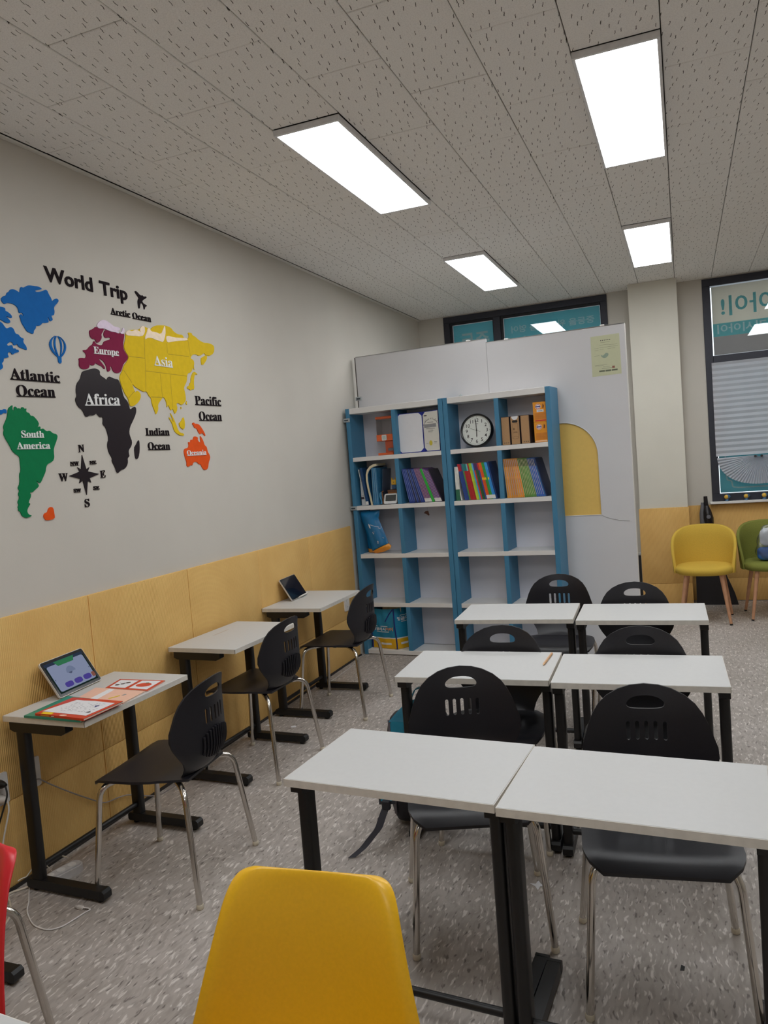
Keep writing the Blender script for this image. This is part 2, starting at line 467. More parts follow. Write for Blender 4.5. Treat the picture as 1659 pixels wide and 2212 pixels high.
# traced outlines of the wall map and the text lines, in 0.1 mm on the wall (y, z)
DEC={"greenland":[22993,22291,23179,22440,23287,22467,23347,22595,23447,22638,23513,22735,23636,22777,23796,22768,23981,22688,24031,22895,24105,22952,24178,22921,24358,23023,24501,23088,24752,23095,24962,23124,25120,23090,25173,23046,25086,23013,24822,22939,24783,22906,24835,22871,25026,22913,25222,22983,25351,23059,25444,23049,25518,22890,25630,22746,25660,22615,25798,22738,25941,22798,26043,22742,25992,22642,25756,22440,25718,22343,25740,22237,25712,22123,25666,22053,25529,22023,25555,21955,25601,21852,25432,21756,25361,21936,25300,21927,25368,21729,25230,21678,25003,21652,24907,21550,24808,21501,24646,21497,24604,21358,24501,21274,24475,21165,24412,21122,24283,21167,24161,21178,24039,21337,23891,21542,23896,21664,23833,21758,23934,21860,24020,21768,24050,21825,23987,21928,23836,21862,23824,22016,23772,22111,23652,22178,23463,22207,23292,22188,23134,22104],"baffin":[22317,21916,22932,21988,23098,21989,23184,21935,23144,21869,23286,21831,23423,21750,23465,21671,23426,21614,23343,21628,23199,21658,23165,21636,23310,21547,23353,21468,23303,21410,23142,21388,22985,21458,22865,21492,22270,21564],"north_america":[22259,21480,22656,21454,22854,21407,22970,21347,23057,21224,23134,21175,23223,21212,23335,21261,23439,21240,23492,21162,23530,21047,23602,21022,23688,21015,23782,20906,23943,20882,23885,20779,23907,20695,24005,20602,24035,20500,24013,20419,23834,20487,23683,20497,23606,20575,23550,20637,23464,20559,23390,20568,23349,20657,23278,20683,23144,20625,23049,20547,23126,20496,23261,20554,23323,20544,23348,20410,23450,20455,23526,20377,23585,20418,23637,20320,23413,20262,23273,20171,23221,20260,23128,20276,23033,20190,23100,20069,22980,20032,22842,20010,22812,19864,22710,19796,22768,19692,22735,19605,22602,19527,21959,19228],"caribbean":[22185,17978,22396,17994,22512,17989,22590,18043,22682,18023,22706,17937,22672,17859,22560,17904,22429,17804,22375,17840,22173,17892],"balloon_l1":[25607,21198,25380,21043,25257,20848,25278,20651,25398,20483,25618,20322,25648,20362,25460,20580,25385,20735,25384,20899,25466,21053,25648,21199],"balloon_l2":[25668,21202,25564,21065,25511,20859,25536,20606,25665,20345,25717,20359,25623,20615,25597,20832,25628,21054,25730,21204],"balloon_r2":[25766,21203,25867,21046,25898,20829,25867,20604,25795,20358,25845,20363,25940,20649,25972,20874,25942,21055,25829,21210],"balloon_r1":[25841,21208,26021,21082,26104,20925,26085,20738,25997,20562,25833,20361,25865,20328,26066,20514,26181,20711,26195,20899,26114,21038,25981,21151],"balloon_basket":[25617,20350,25664,20299,25667,20061,25841,20067,25854,20336,25872,20374,25748,20375],"plane":[31101,24015,31244,24014,31480,23856,31663,23906,31701,23844,31927,23893,31958,23823,31625,23654,31583,23572,31689,23494,31920,23455,31893,23394,31789,23377,31705,23213,31666,23226,31647,23412,31518,23523,31419,23451,31355,23215,31265,23194,31248,23386,31247,23536,31306,23658,31371,23706,31119,23943],"south_america":[23032,18211,22974,18053,23046,17958,23094,18135,23158,18158,23243,18062,23323,18105,23388,18038,23452,18139,23527,18142,23593,18075,23693,18108,23640,17957,23799,17922,23860,17803,23977,17816,24081,17728,24195,17609,24250,17478,24115,17314,24243,17387,24307,17378,24290,17255,24444,17318,24538,17227,24641,17197,24780,17229,24928,17116,25116,17086,25182,17003,25109,16835,24897,16503,24871,16316,24875,16108,24767,15965,24818,16005,24660,15913,24454,15850,24362,15702,24322,15540,24147,15302,24016,15118,23943,15094,23755,15240,23884,15043,23890,14962,23628,14816,23552,14754,23382,14757,23468,14639,23261,14360,23382,14310,23255,14200,23171,14074,23173,13968,23245,13881,23391,13835,23249,13787,23079,13769,22924,13845,22855,13944,22849,14023,22729,14100,22770,14162,22730,14231,22806,14303,22746,14413,22879,14600,22814,14723,22914,14861,22829,14959,22970,15148,22987,15515,23083,15617,23087,16012,23086,16196,22905,16292,22754,16432,22682,16608,22449,16996,22444,17131,22492,17228,22459,17333,22538,17479,22685,17695,22742,17851,22781,18046,22889,18138],"heart":[24082,13557,23992,13675,23972,13786,24055,13874,24199,13888,24255,14035,24371,14094,24478,14085,24538,13997,24549,13815,24561,13592],"compass":[26468,16185,26640,15556,26837,15649,26716,15465,27394,15324,26787,15160,26849,14965,26648,15049,26508,14442,26362,15079,26135,14969,26222,15158,25600,15317,26227,15476,26116,15668,26327,15559],"europe":[28713,21834,28870,21843,29052,21802,29373,21821,29561,21779,29697,21818,29823,21790,30028,21837,29963,21619,29859,21363,29849,21075,29991,20912,30134,20749,30008,20581,29749,20402,29639,20216,29510,20007,29287,19924,29064,19939,28953,20050,28899,20218,28800,20188,28825,20039,28652,19928,28586,20009,28569,20211,28413,20411,28181,20496,28129,20449,28332,20276,28478,20118,28419,20027,28285,20165,28048,20209,27849,20286,27802,20166,27620,20140,27510,20193,27461,20053,27331,19959,27066,19927,26902,19975,26849,20103,26884,20250,26873,20372,26994,20424,27281,20421,27356,20542,27316,20662,27180,20720,27187,20773,27422,20797,27624,20986,27832,21092,27899,21247,27987,21236,28032,21136,28268,21099,28456,21130,28574,21304,28738,21365,28999,21439,29041,21509,28919,21537,28754,21475,28634,21503,28593,21648],"scandinavia":[28130,21917,28316,21846,28661,21902,28578,21752,28434,21606,28461,21482,28362,21322,28159,21182,28060,21223,28004,21353,27851,21325,27715,21413,27683,21597,27728,21707,27945,21777],"lilac1":[28179,21944,28292,22097,28495,22242,28750,22299,28929,22249,29138,22170,29346,22067,29638,22084,29745,22033,29681,21937,29447,21885,29642,21888,29612,21796,29467,21800,29375,21832,29054,21813,28872,21854,28661,21902,28316,21846],"lilac2":[29937,22113,30047,22072,30034,21871,29823,21790,29701,21851,29857,21904],"asia":[30106,21732,30024,21482,29896,21227,29974,20996,30193,20792,30043,20552,29734,20284,29662,20099,29451,19873,29376,19660,29496,19281,29672,18961,29849,18790,29895,18490,29996,18409,30282,18475,30644,18705,30801,18959,30710,19139,30530,19190,30422,19092,30342,19180,30211,19537,30416,19367,30683,19276,30997,19155,31247,19215,31425,18943,31544,18918,31567,18588,31738,18247,31810,18059,32031,18352,32014,18575,32279,18810,32513,18997,32652,18891,32748,18669,32712,18440,32843,18608,32929,18481,33031,18289,33164,18457,33251,18329,33352,18118,33619,18440,33524,18701,33749,18743,33949,18619,34312,18801,34429,19008,34357,19441,34322,19574,34661,19932,34704,20205,34815,20366,35079,20403,35363,20734,35480,20915,35424,21115,35141,21157,35350,21382,35713,21452,35995,21359,36518,21603,36566,21520,36744,21485,36991,21474,37466,21682,37555,22031,37414,22140,37105,22177,36858,22184,36545,22148,36078,22251,35804,22391,35492,22456,35536,22546,35132,22547,35245,22357,35072,22167,34736,22195,34648,22352,34255,22320,33889,22423,33701,22595,33389,22635,33233,22647,32812,22606,32446,22541,32122,22387,32031,22281,31770,22341,31601,22350,31441,22406,31166,22169,30830,22125,30357,22049,30133,21915],"kamchatka":[36719,21518,36741,21274,36146,20807,36130,21268,36357,21360],"sakhalin":[35412,20858,35424,20567,35339,20766],"japan":[35357,20511,35659,20380,35682,20340,35421,20361,35271,19974,35256,19510,35085,19535,34896,19439,34768,19533,34622,19507,34643,19644,34853,19708,34875,19845,34991,19852,35040,20162],"taiwan":[34465,18875,34461,18672,34358,18736],"hainan":[33883,18549,33978,18520,33906,18417],"sumatra":[32941,18221,33102,18062,33358,17640,33475,17344,33615,17196,33942,17164,33949,17030,33488,17079,33140,17275,33062,17635,32794,17956,32876,17974,33201,17670,33000,18092],"borneo":[34024,18036,34112,17888,34126,17619,33999,17349,33710,17446,33581,17677,33817,17781],"cream1":[30110,21912,30357,22049,30556,21999,30880,22147,31152,22075,31218,22037,31147,22197,31418,22412,31574,22331,31504,22026,31261,21847,30597,21806,30134,21771],"cream2":[31765,22309,31920,22361,32017,22185,32345,22210,32791,22139,33019,22441,33156,22659,33199,22497,33159,22168,32912,21751,32686,21790,32334,21812,32044,21873,31695,21847,31506,21722,31504,21871,31687,22111],"cream3":[33234,22145,33842,22121,34394,22154,34909,22215,35043,22164,35004,22098,34090,21969,33641,21867,33257,21784,33176,21943],"seam0":[31458,21881,31198,19213],"seam1":[31323,20193,34701,20188],"seam2":[33240,20145,33196,18491],"seam3":[32431,20132,32433,18977],"seam4":[33246,21204,35041,21249],"seam5":[33226,21755,33171,21229],"seam6":[35066,22133,35163,21295],"seam7":[29707,20102,30213,19552],"seam8":[29850,18796,30337,19149],"seam9":[31546,18934,32482,18964],"seam10":[30191,20783,31368,20814],"africa":[27035,19840,27327,19911,27573,19991,27817,20028,28018,19992,28111,19914,28070,19753,28352,19639,28499,19551,28589,19681,28705,19739,28825,19698,29037,19651,29257,19642,29333,19534,29405,19387,29473,19088,29545,18813,29752,18670,29841,18495,29899,18241,30133,18378,30277,18422,30351,18308,30284,18072,30040,17756,29761,17442,29661,17160,29727,16955,29812,16749,29742,16544,29501,16341,29497,16188,29535,16059,29370,15974,29383,15807,29300,15631,29087,15473,28820,15433,28695,15337,28598,15304,28536,15381,28475,15584,28299,15863,28353,15986,28174,16238,28107,16510,28133,16682,28250,16879,28180,17249,28099,17420,27941,17540,28004,17737,27973,17883,27828,17843,27719,17925,27614,18031,27444,17918,27175,17922,26995,17834,26902,17879,26775,18136,26534,18268,26422,18498,26423,18615,26536,18737,26498,18922,26578,19254,26837,19483,26934,19702],"madagascar":[30274,16825,30346,16773,30295,16304,30169,15993,30036,15898,29929,15973,29925,16464,30081,16592],"australia":[33793,16195,33893,16369,34214,16394,34287,16540,34241,16717,34432,16672,34509,16849,34675,16789,34781,16982,34937,17012,35183,16953,35108,16803,35388,16621,35373,17013,35427,17028,35625,16801,35712,16528,35911,16450,35949,16190,36149,15941,36124,15788,35956,15577,35854,15275,35625,15176,35372,15232,35162,15541,35076,15483,34824,15671,34514,15620,34438,15459,34321,15508,34081,15398,33920,15462,33972,15636,33868,15902],"new_guinea":[34796,17709,34930,17756,34994,17683,35250,17688,35444,17616,35713,17347,35906,17075,35844,17014,35589,17225,35439,17104,35252,17223,35157,17432,34910,17473,34901,17577,34785,17635]}
TXT={"Atlantic":[23072,19223,25643,19252,429],"Ocean":[23288,18576,25291,18631,440],"South":[23264,16948,24413,16943,264],"America":[22981,16491,24672,16489,260],"Africa":[26938,18360,29199,18449,502],"Europe":[27813,20696,29457,20749,299],"Asia":[32026,20551,33500,20549,469],"Aretic":[29234,22646,30590,22673,290],"Ocean3":[30756,22660,32133,22684,295],"Pacific":[35237,18725,37732,18750,474],"Ocean4":[35476,17881,37661,17909,478],"Indian":[30890,17063,32739,17070,347],"Ocean5":[30958,16352,32677,16347,367],"Oceania":[34020,16001,35771,16010,275],"N":[26298,16304,26648,16321,321],"E":[27473,15141,27797,15150,324],"S":[26346,13929,26630,13928,343],"W":[25024,15111,25521,15108,335],"NW":[25739,15750,26236,15756,162],"NE":[26895,15767,27291,15776,149],"SW":[25781,14604,26202,14600,151],"SE":[26968,14642,27324,14641,157],"World":[25397,23447,28204,23476,609],"Trip":[28659,23454,30526,23477,608]}

# ================================================================ THE SETTING
M_WALL = pm('matte_wall_paint', (203, 198, 189), .85, var=.02, scale=3, bump=.12, bscale=260, spec=.2)
M_COLUMN = pm('column_paint', (210, 206, 194), .85, var=.02, scale=3, bump=.12, bscale=260, spec=.2)
M_CEIL = ceiling_material()
M_JOINT = pm('dark_joint', (70, 68, 66), .9)
M_FLOOR = floor_material()
M_WAIN = wainscot_material('ribbed_foam_wainscot', (228, 184, 112), (235, 193, 120), 1)
M_WAINB = wainscot_material('ribbed_foam_back', (226, 180, 108), (233, 188, 116), 0)
M_FRAME = pm('charcoal_aluminium', (52, 53, 62), .45, .3, var=.05)
M_BLACKGAP = pm('black_seal', (24, 24, 30), .6)
M_WHITE = pm('white_laminate', (226, 223, 219), .45, var=.015, scale=9)
M_GREYTRIM = pm('grey_trim', (150, 148, 144), .5)

XL, XR, YF, YB, ZC = -0.035, 5.2, -2.4, 7.5, 2.872

floor = struct('floor', B(XL-.1, XR+.1, YF-.1, YB+.3, -.06, 0), M_FLOOR)

# ceiling slab with its laid-in tiles, every tile a piece of its own
bm = BM()
box(bm, XL-.1, XR+.1, YF-.1, YB+.3, ZC+.012, ZC+.08, mi=0)
box(bm, XL, XR, YF, 1.098, ZC, ZC+.013, mi=1)      # out of the picture behind the viewer: plain field
ceiling = struct('ceiling', bm, [M_JOINT, M_CEIL])
TILE = {}
def tile_mesh(lx, ly):
    k = (round(lx, 3), round(ly, 3))
    if k not in TILE:
        bm = box(BM(), 0, lx, 0, ly, 0, .011)
        es = [e for e in bm.edges if all(v.co.z < .001 for v in e.verts)]
        bmesh.ops.bevel(bm, geom=es, offset=.0022, segments=1, affect='EDGES')
        me = bpy.data.meshes.new('tile'); bm.to_mesh(me); bm.free(); me.materials.append(M_CEIL); TILE[k] = me
    return TILE[k]
LIGHT_STRIPS = (3, 7, 11)
LIGHT_ROWS = ((2.9, 4.1), (5.3, 6.5))
random.seed(4)
for k in range(0, 17):
    x0 = .2901 + .3*(k-1); x1 = min(x0+.3, XR)
    cuts = [1.1]
    y = (1.4 if k % 2 == 0 else 1.1)
    while y < YB-.02:
        if y > 1.12: cuts.append(y)
        y += .6
    cuts.append(YB)
    for a, b in zip(cuts, cuts[1:]):
        if k in LIGHT_STRIPS and any(a > r0-.02 and b < r1+.02 for r0, r1 in LIGHT_ROWS): continue
        g = .0018
        o = bpy.data.objects.new('tile', tile_mesh(x1-x0-2*g, b-a-2*g)); COL.objects.link(o); o.parent = ceiling
        o.location = (x0+g, a+g, ZC + random.choice((0, 0, 0, .0006, -.0008, .001)))

# left wall with its crown strip and foam wainscot panels
wall_left = struct('wall_left', B(XL-.1, XL, YF-.1, YB+.2, 0, ZC+.012), M_WALL)
bm = BM(); box(bm, XL, -.010, YF, YB, 2.864, ZC-.001, .002)
struct('trim_1', bm, pm('crown_strip', (214, 211, 204), .7))
seams = [-2.3, -1.6, -.9, -.2, .46, 1.17, 1.875, 2.583, 3.297, 4.005, 4.675, 5.40]
for a, b in zip(seams, seams[1:]):
    for z0, z1 in ((.012, .3295), (.3305, 1.015)):
        if z1 > .5:
            bm = BM(); box(bm, XL, -.020, a+.0012, b-.0012, z0, z1, .005, 2)
        else:
            bm = BM(); box(bm, XL, -.020, a+.0012, b-.0012, z0, z1, .005, 2)
        obj('panel', bm, M_WAIN, wall_left, smooth=40)
struct('baseboard_left', B(XL, -.014, YF, 5.40, 0, .013), pm('dark_base_strip', (48, 45, 44), .6))

# back wall around the two windows
bm = BM()
W1 = (.23, 1.80); W2 = (2.61, 4.40); ZS, ZH = .90, 2.862
box(bm, XL, W1[0], YB, YB+.2, 0, ZC+.012); box(bm, W1[1], W2[0], YB, YB+.2, 0, ZC+.012); box(bm, W2[1], XR, YB, YB+.2, 0, ZC+.012)
for a, b in (W1, W2):
    box(bm, a, b, YB, YB+.2, 0, ZS); box(bm, a, b, YB, YB+.2, ZH, ZC+.012)
wall_back = struct('wall_back', bm, M_WALL)
xs = [2.404, 3.10, 3.80, 4.50, 5.2]
for a, b in zip(xs, xs[1:]):
    for z0, z1 in ((.003, .2045), (.2055, .872)):
        obj('panel', B(a+.001, b-.001, YB-.014, YB, z0, z1, .004, 2), M_WAINB, wall_back, smooth=40)
column = struct('column', B(2.0, 2.402, 7.26, YB, 0, ZC), M_COLUMN)
for z0, z1 in ((.003, .2045), (.2055, .884)):
    obj('panel', B(1.99, 2.410, 7.246, 7.26, z0, z1, .004, 2), M_WAINB, column, smooth=40)
struct('wall_right', B(XR, XR+.1, YF-.1, YB+.2, 0, ZC+.012), M_WALL)
struct('wall_front', B(XL-.1, XR+.1, YF-.1, YF, 0, ZC+.012), M_WALL)

# ---------------------------------------------------------------- windows
M_GLASS = glass_material('window_glass', (.97, .99, .99), .035)
M_TEAL = film_material('teal_window_film', (112, 182, 190), trans=.45)
M_CREAM = film_material('pale_window_film', (212, 208, 198), trans=.5)
M_PRINTW = pm('white_film_print', (176, 205, 208), .7, spec=.1)
M_TEALD = pm('teal_film_print', (96, 176, 184), .7, spec=.1)
M_BLIND = film_material('pleated_paper', (228, 228, 234), trans=.45)
M_SKIN = film_material('printed_photo_film', (196, 192, 194), trans=.45)
def win_frame(bm, x0, x1, z0, z1, t):
    for a, b, c, d in ((x0, x1, z1-t, z1), (x0, x1, z0, z0+t), (x0, x0+t, z0+t, z1-t), (x1-t, x1, z0+t, z1-t)):
        box(bm, a, b, YB-.012, YB+.08, c, d, .003)
def film_text(parent, name, body, xc, z0, hgt, wid, mat, y):
    """mirrored lettering: it is printed to be read from the street"""
    bm = BM()
    text_into(bm, body, lambda u, v, h: (xc+u, y-h, z0+v), width=wid, height=hgt, thick=.0006, bold=.018, mirror=True, anchor='c')
    return obj(name, bm, mat, parent)
# window 1, above the partition
bm = BM(); win_frame(bm, W1[0], W1[1], ZS, ZH, .06)
box(bm, .728, .800, YB-.012, YB+.08, ZS+.06, ZH-.06, .003)
win1 = struct('window_1', bm, M_FRAME)
for a, b in ((.29, .728), (.80, 1.74)):
    bm = BM()
    for q in ((a, a+.026, ZS+.06, 2.802), (b-.006, b, ZS+.06, 2.802), (a+.026, b-.006, 2.776, 2.802)):
        box(bm, q[0], q[1], YB+.004, YB+.05, q[2], q[3], .002)
    obj('sash', bm, M_BLACKGAP, win1)
    obj('pane', B(a, b, YB+.010, YB+.014, ZS+.06, 2.80), M_GLASS, win1)
    obj('window_film', B(a+.031, b-.008, YB+.022, YB+.0232, ZS+.07, 2.7725), M_TEAL, win1)
film_text(win1, 'film_lettering', '중등을 위한 맞춤 영어', 1.288, 2.632, .062, .78, M_PRINTW, YB+.0215)
film_text(win1, 'film_lettering', '중등', .532, 2.52, .165, .29, M_PRINTW, YB+.0215)
film_text(win1, 'film_lettering', '잉글리시아이', 1.288, 2.40, .185, .86, M_PRINTW, YB+.0215)
# window 2
bm = BM(); win_frame(bm, W2[0], W2[1], ZS, ZH, .065)
box(bm, 3.37, 3.44, YB-.012, YB+.08, ZS+.065, ZH-.065, .003)
box(bm, W2[0]+.065, W2[1]-.065, YB-.012, YB+.08, 2.128, 2.190, .003)
win2 = struct('window_2', bm, M_FRAME)
for a, b in ((2.675, 3.37), (3.44, 4.335)):
    for z0, z1 in ((.965, 2.128), (2.190, 2.797)):
        obj('pane', B(a, b, YB+.010, YB+.014, z0, z1), M_GLASS, win2)
    obj('window_film', B(a+.010, b, YB+.022, YB+.0232, 2.194, 2.789), M_CREAM, win2)
    obj('film_band', B(a+.010, b, YB+.0208, YB+.0219, 2.355, 2.468), M_TEALD, win2)
    obj('window_film', B(a+.007, b, YB+.030, YB+.0312, .972, 2.126), M_TEAL, win2)
obj('film_photo', B(2.686, 3.37, YB+.0208, YB+.0219, 2.194, 2.354), M_SKIN, win2)
film_text(win2, 'film_lettering', '영아이!', 3.05, 2.545, .155, .585, M_TEALD, YB+.0214)
film_text(win2, 'film_lettering', '잉글리시아이', 3.02, 2.385, .072, .60, M_PRINTW, YB+.0200)
# white corner line printed on the lower teal film
bm = BM()
ln = [(2.735, 2.10), (2.735, 1.13), (2.742, 1.085), (2.775, 1.075), (2.785, 1.02), (2.83, 1.012), (3.34, 1.012)]
for (xa, za), (xb, zb) in zip(ln, ln[1:]):
    d = Vector((xb-xa, 0, zb-za)).normalized(); n = Vector((-d.z, 0, d.x))*.006
    vs = [bm.verts.new(Vector((xa, YB+.0292, za))+n), bm.verts.new(Vector((xb, YB+.0292, zb))+n), bm.verts.new(Vector((xb, YB+.0292, zb))-n), bm.verts.new(Vector((xa, YB+.0292, za))-n)]
    bm.faces.new(vs)
obj('film_line', bm, M_PRINTW, win2)
# window sill
obj('window_sill', B(W2[0]-.02, W2[1]+.02, YB-.07, YB, ZS-.022, ZS, .004), M_WHITE, win2)

# pleated paper shade hung inside the lower pane, its foot gathered into a fan
sh = thing('pleated_shade', 'pale pleated paper shade gathered into a fan at its foot in the lower window pane', 'blind', (3.0, YB-.004, 0))
bm = BM(); zt, zb_, hw_, npl = 2.127, 1.300, .342, 17
prev = None
for i in range(2*npl+1):
    z = zt + (zb_-zt)*i/(2*npl); y = -.014 if i % 2 else -.024
    row = [bm.verts.new((x, y, z)) for x in (-hw_, 0, hw_)]
    if prev:
        for j in range(2): bm.faces.new((prev[j], prev[j+1], row[j+1], row[j]))
    prev = row
obj('pleats', bm, M_BLIND, sh)
bm = BM(); c0 = Vector((.005, -.018, 1.290)); nf = 36
fan = []
for i in range(2*nf+1):
    a = -pi*.995 + pi*.99*i/(2*nf); dy = -.010 if i % 2 else .010
    R = .262 + .078*abs(cos(a))**2
    fan.append((bm.verts.new(c0+Vector((.018*cos(a), dy*.3, .012*sin(a)))), bm.verts.new(c0+Vector((R*cos(a), dy, R*.96*sin(a))))))
for p, q in zip(fan, fan[1:]): bm.faces.new((p[0], p[1], q[1], q[0]))
obj('fan', bm, M_BLIND, sh)
for x in (-.028, .022):
    obj('clip', lathe(BM(), [(.009, -.028), (.011, -.02), (.006, -.012)], 10, 'y', (x, -.012, 1.282)), pm('dark_metal_clip', (70, 66, 66), .4, .6), sh, smooth=40)

# ---------------------------------------------------------------- ceiling lights
M_HOUS = pm('lamp_housing', (226, 226, 228), .5)
M_DIFF = emit_material('lamp_diffuser', (.955, .98, 1.0), LAMP_POWER)
def make_light(loc, label):
    t = thing('ceiling_light', label, 'ceiling light', loc, 0, 'flat ceiling lights')
    bm = BM(); h = .024
    for a, b, c, d in ((-.148, .148, -.598, -.584), (-.148, .148, .584, .598), (-.148, -.136, -.584, .584), (.136, .148, -.584, .584)):
        box(bm, a, b, c, d, -h, 0, .0015)
    box(bm, -.136, .136, -.584, .584, -.004, 0)
    obj('housing', bm, M_HOUS, t)
    bm = BM(); box(bm, -.1355, .1355, -.5835, .5835, -h+.0015, -h+.005)
    obj('diffuser', bm, M_DIFF, t)
    return t
cx3, cx7, cx11 = [.2901+.3*(k-1)+.15 for k in (3, 7, 11)]
L0 = make_light((cx3, 3.5, ZC), 'large flat light panel nearer the wall with the world map')
dup(L0, (cx7, 3.5, ZC), 0, 'flat light panel at the top right, nearest the camera of the right row')
dup(L0, (cx3, 5.9, ZC), 0, 'flat light panel over the bookshelves, farther one of the left row')
dup(L0, (cx7, 5.9, ZC), 0, 'small looking flat light panel in front of the column, farther one of the right row')
for cx, cy, lab in ((cx11, 3.5, 'unseen flat light panel out of frame to the right, third row'), (cx11, 5.9, 'unseen flat light panel out of frame to the right, by the window'),
                    (cx3, 1.1, 'unseen flat light panel overhead behind the camera, left row'), (cx7, 1.1, 'unseen flat light panel overhead behind the camera, middle row'),
                    (cx7, -1.3, 'unseen flat light panel at the rear of the room behind the camera')):
    dup(L0, (cx, cy, ZC), 0, lab)  # unseen panels continuing the rows, added for the room's lighting

# ================================================================ WORLD MAP ON THE WALL
def wall_xyz(lift):
    return lambda y, z, h: (XL + lift + h, y, z)
def poly(n, it=1):
    a = DEC[n]; p = [(a[i]/1e4, a[i+1]/1e4) for i in range(0, len(a), 2)]
    return smooth_poly(p, it) if it else p
M_BLUE = pm('blue_acrylic', (8, 100, 176), .6, var=.04, spec=.12); M_GREEN = pm('green_acrylic', (10, 120, 72), .6, var=.04, spec=.12)
M_WINE = pm('wine_acrylic', (128, 28, 66), .6, var=.04, spec=.12); M_YEL = pm('yellow_acrylic', (222, 188, 30), .6, var=.04, spec=.12)
M_INK = pm('black_acrylic', (36, 28, 33), .3, var=.04, spec=.25); M_ORANGE = pm('orange_acrylic', (226, 84, 26), .6, var=.04, spec=.12)
M_LILAC = pm('lilac_sheet', (224, 206, 226), .4); M_CREAMS = pm('cream_sheet', (246, 224, 196), .4)
M_LET = pm('black_lettering', (30, 22, 26), .7, var=.03, spec=.08); M_LETW = pm('white_lettering', (236, 236, 236), .4, var=.02)
M_SEAM = pm('sheet_seam', (150, 122, 20), .7)
def decal(name, key, mat, label, cat='wall decal', t=.004, lift=0.0, parent=None, it=1):
    bm = BM(); p = poly(key, it)
    c = (sum(q[0] for q in p)/len(p), sum(q[1] for q in p)/len(p))
    plate(bm, [(y-c[0], z-c[1]) for y, z in p], (), t, lambda y, z, h: (h, y, z))
    o = obj(name, bm, mat, parent, loc=(XL+lift, c[0], c[1]))
    if parent is None: tag(o, label, cat)
    return o
G1 = 'pieces of the world map on the wall'
def piece(name, key, mat, label, **k):
    o = decal(name, key, mat, label, **k); o['group'] = G1; return o
piece('greenland_cutout', 'greenland', M_BLUE, 'blue island cutout with ragged edges, topmost piece of the wall map')
piece('arctic_island_cutout', 'baffin', M_BLUE, 'small blue cutout with two finger shapes at the picture edge under the topmost blue island')
piece('north_america_cutout', 'north_america', M_BLUE, 'large blue continent cutout running out of the picture at the left')
piece('caribbean_cutout', 'caribbean', M_BLUE, 'little blue scrap of map cutout beside the green continent')
sa_ = piece('south_america_cutout', 'south_america', M_GREEN, 'green South America cutout on the wall map')
af_ = piece('africa_cutout', 'africa', M_INK, 'glossy black Africa cutout on the wall map')
piece('madagascar_cutout', 'madagascar', M_INK, 'small black island cutout beside the black continent')
oc_ = piece('australia_cutout', 'australia', M_ORANGE, 'orange continent cutout with the word Oceania')
piece('new_guinea_cutout', 'new_guinea', M_ORANGE, 'small orange island cutout above the orange continent')
piece('heart_cutout', 'heart', M_ORANGE, 'orange heart cutout at the foot of the wall map')
piece('airplane_cutout', 'plane', M_LET, 'black airplane cutout beside the words World Trip')
piece('compass_rose', 'compass', M_INK, 'black eight pointed compass star on the wall', it=0)
eu_ = piece('europe_cutout', 'europe', M_WINE, 'dark wine red Europe cutout on the wall map')
piece('scandinavia_cutout', 'scandinavia', M_WINE, 'dark wine red peninsula cutout under the lilac cap')
piece('ice_cap_cutout', 'lilac1', M_LILAC, 'long pale lilac cap over the wine red map piece', lift=.001, t=.0045)
piece('ice_cap_cutout', 'lilac2', M_LILAC, 'tiny pale lilac hook shaped cap between Europe and Asia', lift=.001, t=.0045)
as_ = piece('asia_cutout', 'asia', M_YEL, 'large yellow Asia cutout with sheet seams on the wall map')
for i in range(11):
    a = DEC['seam%d' % i]; p = Vector((0, a[0]/1e4, a[1]/1e4)); q = Vector((0, a[2]/1e4, a[3]/1e4)); c = Vector((0, as_.location.y, as_.location.z))
    bm = BM(); d = (q-p).normalized(); n = Vector((0, -d.z, d.y))*.0011; X = Vector((.0041, 0, 0))
    bm.faces.new([bm.verts.new(v-c+X) for v in (p-n, q-n, q+n, p+n)])
    obj('seam', bm, M_SEAM, as_)
for k, lab in (('kamchatka', 'yellow leaf shaped peninsula cutout at the far right of yellow Asia'), ('sakhalin', 'thin yellow splinter island cutout above the yellow island chain'),
               ('japan', 'yellow island chain cutout right of yellow Asia'), ('taiwan', 'tiny yellow oval island cutout, the upper of two beside southern Asia'),
               ('hainan', 'tiny yellow oval island cutout, the lower of two beside southern Asia'), ('sumatra', 'long forked yellow island cutout beside the words Indian Ocean'),
               ('borneo', 'yellow kite shaped island cutout beside the long forked one')):
    piece(k+'_cutout', k, M_YEL, lab, it=0 if k in ('sakhalin', 'taiwan', 'hainan') else 1)
for k, lab in (('cream1', 'cream ice cap on the top of yellow Asia, leftmost of three'), ('cream2', 'cream ice cap with two prongs on yellow Asia, middle of three'),
               ('cream3', 'cream ice cap shaped like a wedge on yellow Asia, rightmost of three')):
    piece('ice_cap_cutout', k, M_CREAMS, lab, lift=.0015, t=.0045)
bal = thing('balloon_cutout', 'blue striped hot air balloon cutout on the wall', 'wall decal', (XL, 2.40, 2.05), group=G1)
for k in ('l1', 'l2', 'r2', 'r1', 'basket'):
    bm = BM(); plate(bm, [(y-2.40, z-2.05) for y, z in poly('balloon_'+k)], (), .004, lambda y, z, h: (h, y, z))
    obj('basket' if k == 'basket' else 'stripe', bm, M_BLUE, bal)

